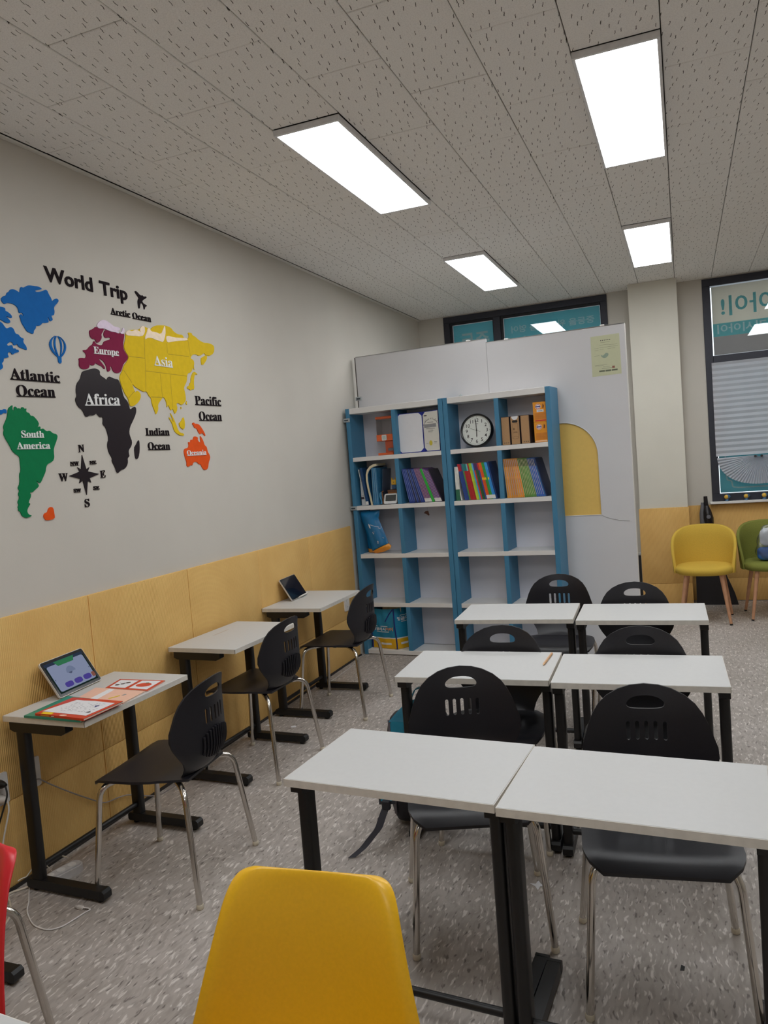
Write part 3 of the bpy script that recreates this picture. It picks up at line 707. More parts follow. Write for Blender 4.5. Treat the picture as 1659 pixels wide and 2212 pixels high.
def wall_word(name, body, key, mat, label, lift=0.0, under=True, ser=True, parent=None, thick=.004):
    y0, z0, y1, z1, hh = [v/1e4 for v in TXT[key]]
    bm = BM(); sl = (z1-z0)/(y1-y0)
    text_into(bm, serif(body) if ser else body, lambda u, v, h: (h, u, v+sl*u), width=y1-y0, height=hh, thick=thick, bold=.0 if ser else .022)
    if under:
        ut = hh*.062
        xa = 0.0
        vs = [[bm.verts.new((x, y, z+sl*y)) for y, z in ((xa, -ut), (y1-y0, -ut), (y1-y0, ut*.35), (xa, ut*.35))] for x in (0, thick)]
        bm.faces.new(vs[1]); bm.faces.new(list(reversed(vs[0])))
        for i in range(4): bm.faces.new((vs[0][i], vs[0][(i+1) % 4], vs[1][(i+1) % 4], vs[1][i]))
    if parent is not None:
        return obj(name, bm, mat, parent, loc=(XL+lift-parent.location.x, y0-parent.location.y, z0-parent.location.z))
    o = obj(name, bm, mat, loc=(XL+lift, y0, z0))
    return tag(o, label, 'wall lettering', 'words of the world map')
def word(body, key, label, **k): return wall_word('wall_lettering', body, key, M_LET, label, **k)
for b_, k, lab in (('World', 'World', 'black sans lettering reading World at the top of the wall map'), ('Trip', 'Trip', 'black sans lettering reading Trip at the top of the wall map')):
    word(b_, k, lab, under=False, ser=False)
word('Atlantic', 'Atlantic', 'underlined black lettering reading Atlantic on the wall')
word('Ocean', 'Ocean', 'underlined black word Ocean directly below the word Atlantic')
word('Aretic', 'Aretic', 'underlined black lettering reading Aretic below the airplane')
word('Ocean', 'Ocean3', 'underlined black word Ocean beside the word Aretic')
word('Pacific', 'Pacific', 'underlined black lettering reading Pacific on the wall')
word('Ocean', 'Ocean4', 'underlined black word Ocean directly below the word Pacific')
word('Indian', 'Indian', 'underlined black lettering reading Indian on the wall')
word('Ocean', 'Ocean5', 'underlined black word Ocean directly below the word Indian')
for b_, lab in (('N', 'black letter N above the compass star'), ('E', 'black letter E right of the compass star'), ('S', 'black letter S below the compass star'), ('W', 'black letter W left of the compass star')):
    word(b_, b_, lab, under=False)
for b_, lab in (('NW', 'small underlined letters NW by the compass star'), ('NE', 'small underlined letters NE by the compass star'), ('SW', 'small underlined letters SW by the compass star'), ('SE', 'small underlined letters SE by the compass star')):
    word(b_, b_, lab)
for b_, k, par in (('South', 'South', sa_), ('America', 'America', sa_), ('Africa', 'Africa', af_), ('Europe', 'Europe', eu_), ('Asia', 'Asia', as_), ('Oceania', 'Oceania', oc_)):
    wall_word('lettering', b_, k, M_LETW, None, lift=.0042, parent=par, thick=.003)['label'] = 'white lettering'

# ================================================================ TABLES
M_TOP = pm('white_table_laminate', (197, 197, 196), .45, var=.012, scale=60, spec=.4)
M_BAND = pm('white_edge_band', (214, 209, 200), .5)
M_STEEL = pm('black_powder_coat', (20, 19, 20), .42, var=.1, scale=80)
M_PLUG = pm('black_plastic_cap', (14, 14, 15), .5)
TL, TD, TZ = .586, .392, .664
def make_table(label):
    t = thing('student_table', label, 'table', (0, 0, 0), 0, 'white student tables')
    hx, hy = TL/2, TD/2
    bm = BM(); box(bm, -hx+.001, hx-.001, -hy+.001, hy-.001, TZ-.022, TZ, .0015)
    obj('tabletop', bm, M_TOP, t)
    bm = BM()
    for a, b, c, d in ((-hx, hx, -hy, -hy+.0015), (-hx, hx, hy-.0015, hy), (-hx, -hx+.0015, -hy, hy), (hx-.0015, hx, -hy, hy)):
        box(bm, a, b, c, d, TZ-.0215, TZ-.0012)
    obj('edge_band', bm, M_BAND, t)
    py = -hy+.078
    for s in (-1, 1):
        x = s*(hx-.0185)
        # post: flattened oval tube
        bm = BM(); plate(bm, rrect(x-.017, x+.017, py-.026, py+.026, .012, 4), (), TZ-.05-.03, lambda a, b, h: (a, b, .03+h))
        obj('post', bm, M_STEEL, t, smooth=40)
        # bracket under the top, chamfered at its free end
        bm = BM(); prof = [(-hy+.03, TZ-.0225), (-hy+.03, TZ-.05), (-hy+.05, TZ-.058), (py+.2, TZ-.058), (py+.222, TZ-.047), (py+.222, TZ-.0225)]
        plate(bm, prof, (), .036, lambda a, b, h: (x-.018+h, a, b))
        obj('top_bracket', bm, M_STEEL, t)
        # foot with rounded ends, plastic cap and glides
        bm = BM(); y0, y1 = -hy+.03, hy+.005
        prof = [(y0, .018), (y0+.006, .012), (y1-.006, .012), (y1, .018), (y1, .038), (y1-.01, .046), (y0+.01, .046), (y0, .038)]
        plate(bm, prof, (), .037, lambda a, b, h: (x-.0185+h, a, b))
        ft = obj('foot', bm, M_STEEL, t)
        bm = BM(); plate(bm, [(a*1.0+(.003 if a > y1-.03 else 0), b) for a, b in [(y1-.022, .0115), (y1-.006, .0112), (y1, .018), (y1, .0385), (y1-.01, .0468), (y1-.022, .0468)]], (), .0385, lambda a, b, h: (x-.01925+h, a, b))
        obj('end_cap', bm, M_PLUG, ft)
        for gy in (y0+.03, y1-.03):
            obj('glide', lathe(BM(), [(.012, 0), (.013, .004), (.009, .013)], 12, 'z', (x, gy, 0)), M_PLUG, ft, smooth=40)
    obj('crossbar', T([(-(hx-.03), py, .085), (hx-.03, py, .085)], .0115, 12), M_STEEL, t, smooth=40)
    return t
TB0 = make_table('')
tables = [  # x, y, turn in degrees, label
    (.209, 2.351, -90-1.35, 'white wall desk holding the lit tablet and the open workbooks'),
    (.204, 3.346, -90-2.4, 'bare white wall desk between the two desks with tablets'),
    (.180, 4.280, -90-.3, 'white wall desk holding the dark tablet, next to the bookshelf'),
    (.242, 1.365, -90, 'white wall desk mostly outside the picture whose black foot shows at the left edge'),
    (1.658, 1.929, -3.93, 'front row white table on the left of the pair, above the backpack strap'),
    (2.246, 1.881, -3.02, 'front row white table cut off by the right picture edge'),
    (1.606, 2.900, 1.35, 'middle row white table with the pencil on it'),
    (2.202, 2.891, 1.45, 'middle row white table without a pencil, right one of the pair'),
    (1.558, 3.899, 2.22, 'back row white table on the left, in front of the bookshelves'),
    (2.163, 3.887, 1.18, 'back row white table on the right, towards the yellow armchair'),
    (1.318, .650, -4.0, 'white table whose corner shows at the bottom left of the picture'),
]
for i, (x, y, a, lab) in enumerate(tables):
    if i == 0:
        TB0.location = (x, y, 0); TB0.rotation_euler = (0, 0, radians(a)); TB0['label'] = lab
    else: dup(TB0, (x, y, 0), radians(a), lab)

# ================================================================ BLACK STUDENT CHAIRS
M_SHELL = pm('black_chair_plastic', (29, 28, 34), .42, var=.08, scale=120, bump=.12, bscale=700)
M_CHROME = pm('chrome_tube', (205, 200, 194), .16, 1.0, var=.04, scale=20)
M_CAPW = pm('clear_foot_cap', (205, 196, 176), .4)
def interp(tab, x):
    for (x0, y0), (x1, y1) in zip(tab, tab[1:]):
        if x <= x1:
            t = (x-x0)/(x1-x0); t = max(0, min(1, t)); return y0+(y1-y0)*t
    return tab[-1][1]
BW = [(.419, .128), (.435, .130), (.455, .136), (.48, .150), (.51, .171), (.54, .186), (.57, .193), (.60, .191), (.63, .181), (.66, .171), (.69, .157), (.715, .139), (.735, .113), (.75, .078), (.758, .042), (.761, 0)]
def back_y(z):
    y = .208
    if z < .53: y -= 4.2*(.53-z)**2
    if z > .66: y += 1.3*(z-.66)**2
    return y
def back_map(x, z, h):
    wrap = 2.1*x*x
    return (x*.985, back_y(z)-wrap-h+.006, z)
def make_chair(label):
    t = thing('student_chair', label, 'chair', (0, 0, 0), 0, 'black student chairs')
    out = [(w_, z) for z, w_ in BW] + [(-w_, z) for z, w_ in reversed(BW[:-1])]
    hole = smooth_poly([(-.055, .694), (-.030, .688), (.030, .688), (.055, .694), (.055, .712), (.028, .727), (-.028, .727), (-.055, .712)], 2)
    holes = [hole] + [stadium(k*.0268, .622, .0058, .029) for k in (-2, -1, 0, 1, 2)]
    bm = BM(); plate(bm, out, holes, .0065, back_map, step=.016)
    obj('backrest', bm, M_SHELL, t, smooth=50)
    # ribbed grip field on the rear of the back
    bm = BM()
    for k in range(11):
        x = -.08+k*.016
        hgt = .055*math.sqrt(max(0, 1-(x/.1)**2))
        pts = []
        for i in range(7):
            z = .520-hgt + (2*hgt)*i/6
            p = back_map(x, z, -.0055); pts.append(p)
        tube(bm, pts, .0048, 6)
    obj('grip_ribs', bm, M_SHELL, t, smooth=50)['kind'] = 'stuff'
    # seat
    bm = BM(); NU, NV = 14, 16
    def seat(u, v, low):
        y = -.215+.372*v
        hw = interp([(0, .150), (.03, .172), (.08, .190), (.16, .200), (.5, .203), (.7, .192), (.85, .165), (1, .130)], v)
        x = u*hw
        z = .432 - .010*(1-u*u)*sin(pi*min(1, v*1.1)) - (.030*(1-v/.16)**2 if v < .16 else 0) - .012*max(0, v-.75)/.25
        return (x, y, z-(.009 if low else 0))
    g = [[[bm.verts.new(seat(-1+2*i/NU, j/NV, lo)) for i in range(NU+1)] for j in range(NV+1)] for lo in (0, 1)]
    for j in range(NV):
        for i in range(NU):
            bm.faces.new((g[0][j][i], g[0][j][i+1], g[0][j+1][i+1], g[0][j+1][i])); bm.faces.new((g[1][j][i], g[1][j+1][i], g[1][j+1][i+1], g[1][j][i+1]))
    rim = [[(0, i) for i in range(NU)] , ]
    def side(a, b):
        bm.faces.new((g[0][a[0]][a[1]], g[1][a[0]][a[1]], g[1][b[0]][b[1]], g[0][b[0]][b[1]]))
    for i in range(NU): side((0, i), (0, i+1)); side((NV, i+1), (NV, i))
    for j in range(NV): side((j+1, 0), (j, 0)); side((j, NU), (j+1, NU))
    bmesh.ops.recalc_face_normals(bm, faces=bm.faces[:])
    obj('seat', bm, M_SHELL, t, smooth=50)
    # under-seat rails and the four bent legs
    bm = BM()
    for s in (-1, 1): box(bm, s*.10-.012, s*.10+.012, -.15, .12, .399, .413, .003)
    box(bm, -.11, .11, -.012, .012, .397, .411, .003)
    obj('seat_frame', bm, M_STEEL, t)
    for sx in (-1, 1):
        for sy in (-1, 1):
            if sy < 0: pts = [(sx*.085, -.10, .403), (sx*.178, -.178, .403), (sx*.206, -.212, .012)]
            else: pts = [(sx*.085, .075, .400), (sx*.182, .168, .398), (sx*.222, .212, .012)]
            lg = obj('leg', T(pts, .0107, 12, .055), M_CHROME, t, smooth=50)
            e = pts[-1]
            obj('foot_cap', lathe(BM(), [(.010, 0), (.0125, .003), (.0125, .016), (.011, .018)], 12, 'z', (e[0], e[1], 0)), M_CAPW, lg, smooth=50)
    return t
CH0 = make_chair('')
chairs = [  # feet centre x, y, turn (0 = faces the viewer), label
    (.532, 2.317, -90+5.5, 'black student chair at the wall desk with the workbooks'),
    (.327, 3.325, -90-2, 'black student chair at the bare wall desk'),
    (.382, 4.225, -90+1, 'black student chair at the wall desk with the dark tablet'),
    (.540, 1.245, -90+6, 'black student chair showing only its edge behind the red chair'),
    (1.703, 2.321, 19, 'black student chair beside the backpack, facing the front row table'),
    (2.273, 2.172, 7.0, 'black student chair behind the front row table at the right picture edge'),
    (1.650, 2.940, 2, 'black student chair behind the middle row table with the pencil'),
    (2.200, 2.937, 1, 'black student chair behind the middle row table without a pencil'),
    (1.690, 4.255, 2, 'black student chair in front of the bookshelf side, whole back slots visible above the table'),
    (2.118, 3.955, 0, 'black student chair in front of the column side of the room'),
]
for i, (x, y, a, lab) in enumerate(chairs):
    if i == 0:
        CH0.location = (x, y, 0); CH0.rotation_euler = (0, 0, radians(a)); CH0['label'] = lab
    else: dup(CH0, (x, y, 0), radians(a), lab)

# ================================================================ COLOURED SHELL CHAIRS
def make_shell_chair(label, color, name, legs=True):
    t = thing('shell_chair', label, 'chair', (0, 0, 0), 0)
    mt = pm(name, color, .34, var=.03, scale=150, bump=.05, bscale=900)
    prof = [(-.225, .395), (-.222, .412), (-.20, .428), (-.12, .434), (-.02, .428), (.08, .420), (.145, .424), (.185, .446), (.205, .485), (.216, .54), (.226, .60), (.236, .66), (.247, .712), (.255, .743), (.260, .763), (.264, .778), (.268, .785)]
    hwd = [.150, .195, .222, .235, .240, .240, .238, .232, .224, .210, .195, .180, .168, .160, .152, .140, .118]
    N = len(prof); NU = 18
    bm = BM(); g = [[], []]
    for j, ((y, z), hw) in enumerate(zip(prof, hwd)):
        v = j/(N-1)
        a = prof[max(0, j-1)]; b = prof[min(N-1, j+1)]
        dy, dz = b[0]-a[0], b[1]-a[1]; L = math.hypot(dy, dz); ny, nz = -dz/L, dy/L     # inner normal (up / forward)
        cup = interp([(0, .02), (.3, .055), (.6, .055), (.8, .032), (1, .004)], v)
        for k in (0, 1):
            row = []
            for i in range(NU+1):
                u = -1+2*i/NU
                lift = cup*abs(u)**2.4
                lip = .010*max(0, (abs(u)-.86)/.14)**2      # rolled rim
                off = (lift-lip*1.6) - (.006 if k else 0)
                row.append(bm.verts.new((u*hw, y+ny*off, z+nz*off)))
            g[k].append(row)
    for j in range(N-1):
        for i in range(NU):
            bm.faces.new((g[0][j][i], g[0][j][i+1], g[0][j+1][i+1], g[0][j+1][i])); bm.faces.new((g[1][j][i], g[1][j+1][i], g[1][j+1][i+1], g[1][j][i+1]))
    for i in range(NU):
        bm.faces.new((g[0][0][i], g[1][0][i], g[1][0][i+1], g[0][0][i+1])); bm.faces.new((g[0][N-1][i+1], g[1][N-1][i+1], g[1][N-1][i], g[0][N-1][i]))
    for j in range(N-1):
        bm.faces.new((g[0][j+1][0], g[1][j+1][0], g[1][j][0], g[0][j][0])); bm.faces.new((g[0][j][NU], g[1][j][NU], g[1][j+1][NU], g[0][j+1][NU]))
    bmesh.ops.recalc_face_normals(bm, faces=bm.faces[:])
    o = obj('shell', bm, mt, t, smooth=75)
    md = o.modifiers.new('soft', 'SUBSURF'); md.levels = 1; md.render_levels = 2
    for sx in (-1, 1):
        for sy in (-1, 1):
            pts = [(sx*.07, sy*.06, .405), (sx*.15, sy*.13, .395), (sx*.205, sy*.20, .012)]
            lg = obj('leg', T(pts, .0105, 12, .05), M_CHROME, t, smooth=50)
            obj('foot_cap', lathe(BM(), [(.010, 0), (.0125, .003), (.0125, .016)], 12, 'z', (pts[-1][0], pts[-1][1], 0)), M_CAPW, lg, smooth=50)
    bm = BM(); box(bm, -.09, .09, -.08, .08, .398, .410, .003); obj('seat_frame', bm, M_STEEL, t)
    return t
yc = make_shell_chair('yellow plastic shell chair with its back at the bottom centre of the picture', (236, 182, 30), 'yellow_shell_plastic')
yc.location = (1.775, .885, -.0); yc.rotation_euler = (0, 0, radians(5)); yc['group'] = 'coloured shell chairs'
rc = make_shell_chair('red plastic shell chair cut off by the left picture edge', (205, 36, 44), 'red_shell_plastic')
rc.location = (.932, .86, 0); rc.rotation_euler = (0, 0, radians(-14)); rc['group'] = 'coloured shell chairs'

# ================================================================ PARTITION AND BOOKSHELVES (turned a little against the room)
SA = radians(-4.0957); SO = Vector((0, 5.4453, 0))
def SW(u, d, z): return SO + Vector((u*cos(SA)-d*sin(SA), u*sin(SA)+d*cos(SA), z))
def sthing(name, label, cat, u=0, d=0, z=0, turn=0, group=None):
    return thing(name, label, cat, SW(u, d, z), SA+radians(turn), group)
M_PART = pm('partition_board', (214, 213, 215), .6, var=.012, scale=5)
M_NICHE = pm('yellow_niche_board', (236, 196, 104), .6, var=.02)
part = sthing('partition', 'tall pale room divider boards standing behind the bookshelves', 'partition')
bm = BM(); box(bm, -.012, 1.068, .247, .275, 0, 2.325, .002)
obj('panel', bm, M_PART, part)
R, uc, zs, zb = .241, 1.583, 1.42, .997
arch = [(uc-R, zb), (uc+R, zb)] + [(uc+R*cos(a), zs+R*sin(a)) for a in [pi*k/24 for k in range(25)]]
bm = BM(); plate(bm, [(1.070, 0), (2.045, 0), (2.045, 2.293), (1.070, 2.297)], [arch], .028, lambda a, b, h: (a, .275-h, b))
obj('panel', bm, M_PART, part)
bm = BM(); plate(bm, [(uc+(a-uc)*.999, b) for a, b in arch], (), .010, lambda a, b, h: (a, .268-h, b))
obj('niche_board', bm, M_NICHE, part)
bm = BM()
inn = [(uc+(a-uc)*.975, zs+(b-zs)*.985 if b > zs else b) for a, b in arch]
tube(bm, [(a, .2465, b) for a, b in arch[1:]], .0035, 6)
tube(bm, [(arch[0][0], .2465, zb), (arch[1][0], .2465, zb)], .0035, 6)
obj('niche_trim', bm, M_PART, part, smooth=50)
obj('gap_strip', B(-.021, -.013, .250, .275, 0, 2.325), pm('dark_gap_strip', (92, 88, 84), .6), part)  # dark strip standing in for the shaded gap at the wall
bm = BM(); box(bm, 2.045, 2.049, .246, .276, 0, 2.294)
obj('end_trim', bm, M_WHITE, part)
bm = BM(); box(bm, -.012, 1.068, .2455, .2765, 2.325, 2.3285); 
obj('top_trim', bm, M_GREYTRIM, part)
bm = BM(); box(bm, 1.070, 2.046, .2455, .2765, 2.2965, 2.300)
obj('top_trim', bm, M_GREYTRIM, part)
for u, z in ((.93, 2.327), (1.22, 2.299), (1.90, 2.299)):
    obj('top_clip', B(u-.014, u+.014, .243, .28, z-.004, z+.007, .002), M_WHITE, part)
M_LATCH = pm('grey_latch_plastic', (172, 178, 180), .4)
M_LATCHD = pm('latch_hollow', (60, 70, 78), .5)
def latch(u, d, z, parent):
    o = obj('latch', B(u-.028, u+.028, d-.010, d-.001, z-.015, z+.015, .004, 2), M_LATCH, parent)
    obj('hook', B(u-.018, u+.016, d-.0125, d-.009, z-.006, z+.005, .002), M_LATCHD, o)
latch(-.006, .247, 2.000, part)

M_BLUEF = pm('teal_blue_shelf_board', (66, 128, 164), .5, var=.02, scale=12)
M_SHELFW = pm('white_shelf_board', (226, 224, 222), .5, var=.012, scale=12)
M_BACKB = pm('white_back_board', (214, 213, 220), .6, var=.012, scale=6)
D_ = .236
def make_shelf(u0, u1, udiv, label):
    """u0..u1 outer width; five tiers with a divider each"""
    t = sthing('bookshelf', label, 'bookshelf', 0, 0, 0, 0, 'blue and white bookshelves')
    th = .0345
    for a in (u0, u1-th):
        obj('side_panel', B(a, a+th, 0, D_, 0, 1.911, .002), M_BLUEF, t)
    a, b = u0+th, u1-th
    obj('back_panel', B(a, b, D_-.008, D_-.001, .04, 1.868), M_BACKB, t)
    obj('top_board', B(a, b, -.001, D_-.001, 1.868, 1.910, .0015), M_SHELFW, t)
    tops = [1.535, 1.161, .786, .407]
    for z in tops:
        obj('shelf', B(a, b, -.001, D_-.008, z-.032, z, .0015), M_SHELFW, t)
    obj('base_board', B(a, b, -.001, D_-.008, .006, .038, .0015), M_SHELFW, t)
    edges = [1.868] + [z-.032 for z in tops]; lows = tops + [.038]
    for hi, lo in zip(edges, lows):
        obj('divider', B(udiv, udiv+.033, .001, D_-.008, lo, hi, .001), M_BLUEF, t)
    return t
sa = make_shelf(-.009, .7865, .374, 'blue and white bookshelf next to the yellow wall, the left one of two')
sb = make_shelf(.7895, 1.570, 1.171, 'blue and white bookshelf holding the wall clock, the right one of two')
latch(0, 0, 1.824, sa); latch(0, 0, 1.146, sa)
bm = BM(); box(bm, .885, .905, .09, .12, 1.911, 1.926, .002); box(bm, .899, .903, .09, .12, 1.926, 1.934)
obj('top_bracket', bm, M_LATCH, sb)
bm = BM()
for u in (1.512, 1.532): lathe(bm, [(.006, 1.911), (.006, 1.917), (.003, 1.919)], 10, 'z', (u, .08, 0))
obj('screw_cap', bm, M_LATCH, sb)
Z1, Z2, Z3, Z5 = 1.536, 1.162, .787, .039

# ---------------------------------------------------------------- workbooks in the second tier
M_PAGES = pm('book_pages', (222, 216, 202), .8, var=.05, scale=200)
M_LABEL = pm('white_spine_label', (226, 224, 220), .6)
def cover(c): return pm('book_cover_%02x%02x%02x' % tuple(c), c, .35, var=.10, scale=60)
ORD = ['first', 'second', 'third', 'fourth', 'fifth', 'sixth', 'seventh', 'eighth', 'ninth', 'tenth', 'eleventh', 'twelfth', 'thirteenth']
def book(u, lean, t_, h, c, band, label, group, z=Z2, d=.022, dep=.195, white=False, burst=False, name='workbook', stripe=None):
    """a leaning workbook: covers and spine are the object's own mesh; pages, bands and spine labels are parts"""
    bm = BM(); ct = .0011
    box(bm, 0, ct, 0, dep, 0, h); box(bm, t_-ct, t_, 0, dep, 0, h); box(bm, ct, t_-ct, 0, ct, 0, h)
    o = obj(name, bm, cover(c))
    o.location = SW(u, d, z + .0003); o.rotation_euler = (0, radians(-lean), SA)
    tag(o, label, 'book', group)
    obj('pages', B(ct, t_-ct, ct, dep-.004, .002, h-.002), M_PAGES, o)
    if band is not None:
        bm = BM(); box(bm, -.0002, t_+.0002, -.0004, .0, h*.80, h*.995)
        obj('spine_band', bm, cover(band), o)
    if stripe is not None:
        bm = BM(); box(bm, .0006, .0022, -.0006, .0, h*.06, h*.98)
        obj('spine_line', bm, cover(stripe), o)
    if white:
        bm = BM(); box(bm, -.0003, t_+.0003, -.0006, .0, .003, .030)
        obj('spine_label', bm, M_LABEL, o)
    if burst:
        bm = BM(); p = []
        for k in range(16):
            a = 2*pi*k/16; r = t_*.62 if k % 2 else t_*.48
            p.append((t_/2+r*cos(a)*.82, h*.56+r*1.7*sin(a)))
        plate(bm, p, (), .0006, lambda a, b, hh: (a, -hh-.0004, b))
        obj('spine_badge', bm, cover((240, 205, 30)), o)
    return o
# right shelf unit, right bay: orange, green and blue runs fanning over
runs = [((224, 150, 62), 'orange spined', 8, 1.218, 1.345), ((96, 142, 66), 'green spined', 7, 1.345, 1.430), ((58, 102, 178), 'blue spined', 5, 1.430, 1.494)]
for c, nm, n, a, b in runs:
    for k in range(n):
        u = a+(b-a)*k/n; lean = 3.5+11.0*(u-1.218)/(1.494-1.218); tk = (b-a)/n*.93
        cc = tuple(min(255, int(x*random.uniform(.93, 1.05))) for x in c); bd = tuple(int(x*(.82, .62, .70)[('orange' not in nm)+0]) for x in c)
        book(u, lean, tk, .276, cc, bd, '%s %s workbook counted from the left in the rightmost bay' % (ORD[k], nm), nm+' workbooks in the right bay', stripe=(236, 222, 190) if 'orange' not in nm else (180, 205, 170) if 'green' in nm else (140, 175, 226))
book(1.496, 14.6, .007, .276, (28, 44, 84), None, 'dark navy workbook leaning at the right end of the blue spined run', 'blue spined workbooks in the right bay', dep=.205)
# right shelf unit, left bay: mixed readers
mix = [((40, 74, 150), (196, 40, 46), 0, 0), ((44, 70, 140), (190, 36, 44), 0, 0), ((38, 66, 138), (110, 52, 110), 0, 0), ((86, 140, 66), (36, 130, 130), 0, 0),
       ((176, 40, 44), (30, 128, 132), 0, 0), ((180, 36, 42), (24, 118, 126), 0, 0), ((186, 42, 46), (120, 190, 190), 0, 0), ((170, 34, 42), (190, 40, 44), 0, 0),
       ((190, 214, 60), (150, 205, 60), 0, 0), ((170, 204, 60), (165, 214, 70), 0, 0), ((60, 160, 220), (96, 180, 226), 0, 0), ((200, 52, 52), (60, 70, 140), 0, 0),
       ((44, 92, 56), (84, 44, 90), 0, 0), ((40, 86, 54), (92, 46, 96), 0, 0), ((58, 74, 150), (206, 44, 48), 0, 0),
       ((232, 92, 34), (236, 110, 40), 1, 1), ((228, 84, 40), (238, 100, 36), 1, 1), ((54, 150, 66), (56, 160, 70), 1, 1), ((62, 158, 74), (60, 150, 70), 1, 0), ((52, 150, 226), (60, 160, 232), 1, 1), ((48, 140, 220), (70, 164, 232), 1, 0)]
nmx = {0: 'thin blue reader with red spine top', 1: 'thin blue reader with red spine top', 2: 'dark blue reader with purple spine top', 3: 'green reader with teal spine top'}
a, b = .902, 1.136; n = len(mix)
names = ['first red topped blue reader', 'second red topped blue reader', 'purple topped dark blue reader', 'teal topped green reader', 'first teal topped crimson reader', 'second teal topped crimson reader',
         'pale teal topped crimson reader', 'all crimson reader', 'first lime green reader', 'second lime green reader', 'only sky blue reader before the dark green ones', 'dark red reader with blue spine top',
         'first purple topped dark green reader', 'second purple topped dark green reader', 'red topped royal blue reader', 'first orange reader with white spine foot', 'second orange reader with white spine foot',
         'first bright green reader with white spine foot', 'second bright green reader with white spine foot', 'first sky blue reader with white spine foot', 'second sky blue reader with white spine foot']
for k, (c, bd, wl, bu) in enumerate(mix):
    u = a+(b-a)*k/n
    book(u, 9.2+2.2*k/n, (b-a)/n*.93, .268, c, bd, names[k]+' in the mixed row', 'mixed readers in the left bay of the right bookshelf', white=bool(wl), burst=bool(bu))
book(1.139, 11.5, .008, .272, (34, 62, 120), None, 'dark blue cover at the right end of the mixed readers', 'mixed readers in the left bay of the right bookshelf')
o = book(.836, 0.0, .030, .246, (232, 232, 226), None, 'standing white folder with a green foot left of the mixed readers', 'folders in the left bay of the right bookshelf', name='folder')
obj('green_foot', B(-.0004, .0304, -.0006, .19, 0, .082), cover((44, 110, 84)), o)
book(.872, 7.5, .007, .215, (224, 224, 218), None, 'thin white leaning folder between the green footed folder and the red topped readers', 'folders in the left bay of the right bookshelf', name='folder')
# left shelf unit, right bay: blue, purple and green
for k in range(8):
    u = .462+.128*k/8
    book(u, 10+7*k/8, .0135 if k != 4 else .011, .262, (38, 62, 138) if k not in (3, 5) else (34, 40, 82), None, '%s of the dark blue workbooks counted from the left, left bookshelf' % ORD[k], 'dark blue workbooks in the left bookshelf', stripe=(150, 175, 230))
for k in range(5):
    u = .592+.054*k/5
    book(u, 17.2+1.2*k/5, .0098, .266, (112, 74, 118) if k % 2 else (126, 88, 116), None, '%s of the purple workbooks left of the green one' % ORD[k], 'purple workbooks in the left bookshelf', white=True, stripe=(190, 160, 190))
book(.648, 19.2, .0185, .262, (44, 176, 66), None, 'bright green workbook among the purple ones', 'purple workbooks in the left bookshelf')
for k in range(5):
    u = .672+.052*k/5
    book(u, 20+1.6*k/5, .0095, .268-.004*k, (86, 62, 128) if k % 2 else (96, 56, 110), None, '%s of the purple workbooks right of the green one' % ORD[k], 'purple workbooks in the left bookshelf', white=True, stripe=(214, 190, 214))
book(.7265, 22.0, .004, .262, (52, 46, 62), None, 'blackish purple cover leaning at the right end of the purple workbooks', 'purple workbooks in the left bookshelf')
# left shelf unit, left bay
t = sthing('magazine_file', 'white box file with a dark band at the left end of the second tier', 'file', .046, .05, Z2)
obj('body', B(0, .040, 0, .15, 0, .20, .001), pm('white_card', (220, 220, 222), .6), t)
obj('band', B(-.0006, .0406, -.0008, .1, .048, .066), pm('brown_band', (74, 60, 62), .6), t)
obj('slot', B(.008, .032, -.0008, .02, .075, .078), M_GREYTRIM, t)
book(.100, 7.0, .020, .290, (24, 66, 112), None, 'thick dark blue book leaning on the white box file', 'blue books in the left bay of the left bookshelf', white=True)
book(.094, 9.0, .004, .282, (200, 205, 205), None, 'very thin pale cover leaning behind the white box file', 'blue books in the left bay of the left bookshelf')
bb = sthing('bent_book', 'blue book with cream pages bending over at the top', 'book', 0, .03, Z2)
pth = [(.146, .0), (.136, .06), (.124, .13), (.117, .19), (.118, .235), (.130, .268), (.152, .290), (.178, .302), (.205, .306)]
def slab(path, t_, y0, y1):
    bm = BM(); rings = []
    for i, p in enumerate(path):
        a_ = Vector(path[max(0, i-1)]); b_ = Vector(path[min(len(path)-1, i+1)]); d = (b_-a_).normalized(); n_ = Vector((-d.y, d.x))*t_/2
        rings.append([bm.verts.new((p[0]+s*n_.x, yy, p[1]+s*n_.y)) for s, yy in ((1, y0), (-1, y0), (-1, y1), (1, y1))])
    for i in range(len(rings)-1):
        for k in range(4): bm.faces.new((rings[i][k], rings[i][(k+1) % 4], rings[i+1][(k+1) % 4], rings[i+1][k]))
    bm.faces.new(rings[0]); bm.faces.new(list(reversed(rings[-1])))
    bmesh.ops.recalc_face_normals(bm, faces=bm.faces[:]); return bm
obj('pages', slab(pth, .018, 0, .17), pm('cream_pages', (226, 212, 178), .8, var=.05, scale=300), bb, smooth=40)
obj('cover', slab([(x+.0105*.9, z+(.0 if z < .25 else -.010)) for x, z in pth], .002, -.002, .17), cover((34, 92, 136)), bb, smooth=40)
for k, (u, w_, lab) in enumerate(((.160, .018, 'first of the three upright light blue books'), (.179, .017, 'middle one of the three upright light blue books'), (.197, .014, 'last of the three upright light blue books'))):
    book(u, -1+1.0*k, w_, .284, (52, 116, 158), None, lab+' beside the bent book', 'blue books in the left bay of the left bookshelf', stripe=(170, 200, 214))
fo = obj('dark_folder', slab([(.215, 0), (.226, .1), (.245, .27)], .004, .06, .2), pm('smoky_folder', (62, 72, 92), .3)); fo.location = SW(0, 0, Z2+.001); fo.rotation_euler = (0, 0, SA)
tag(fo, 'dark smoky folder leaning behind the light blue books', 'folder')
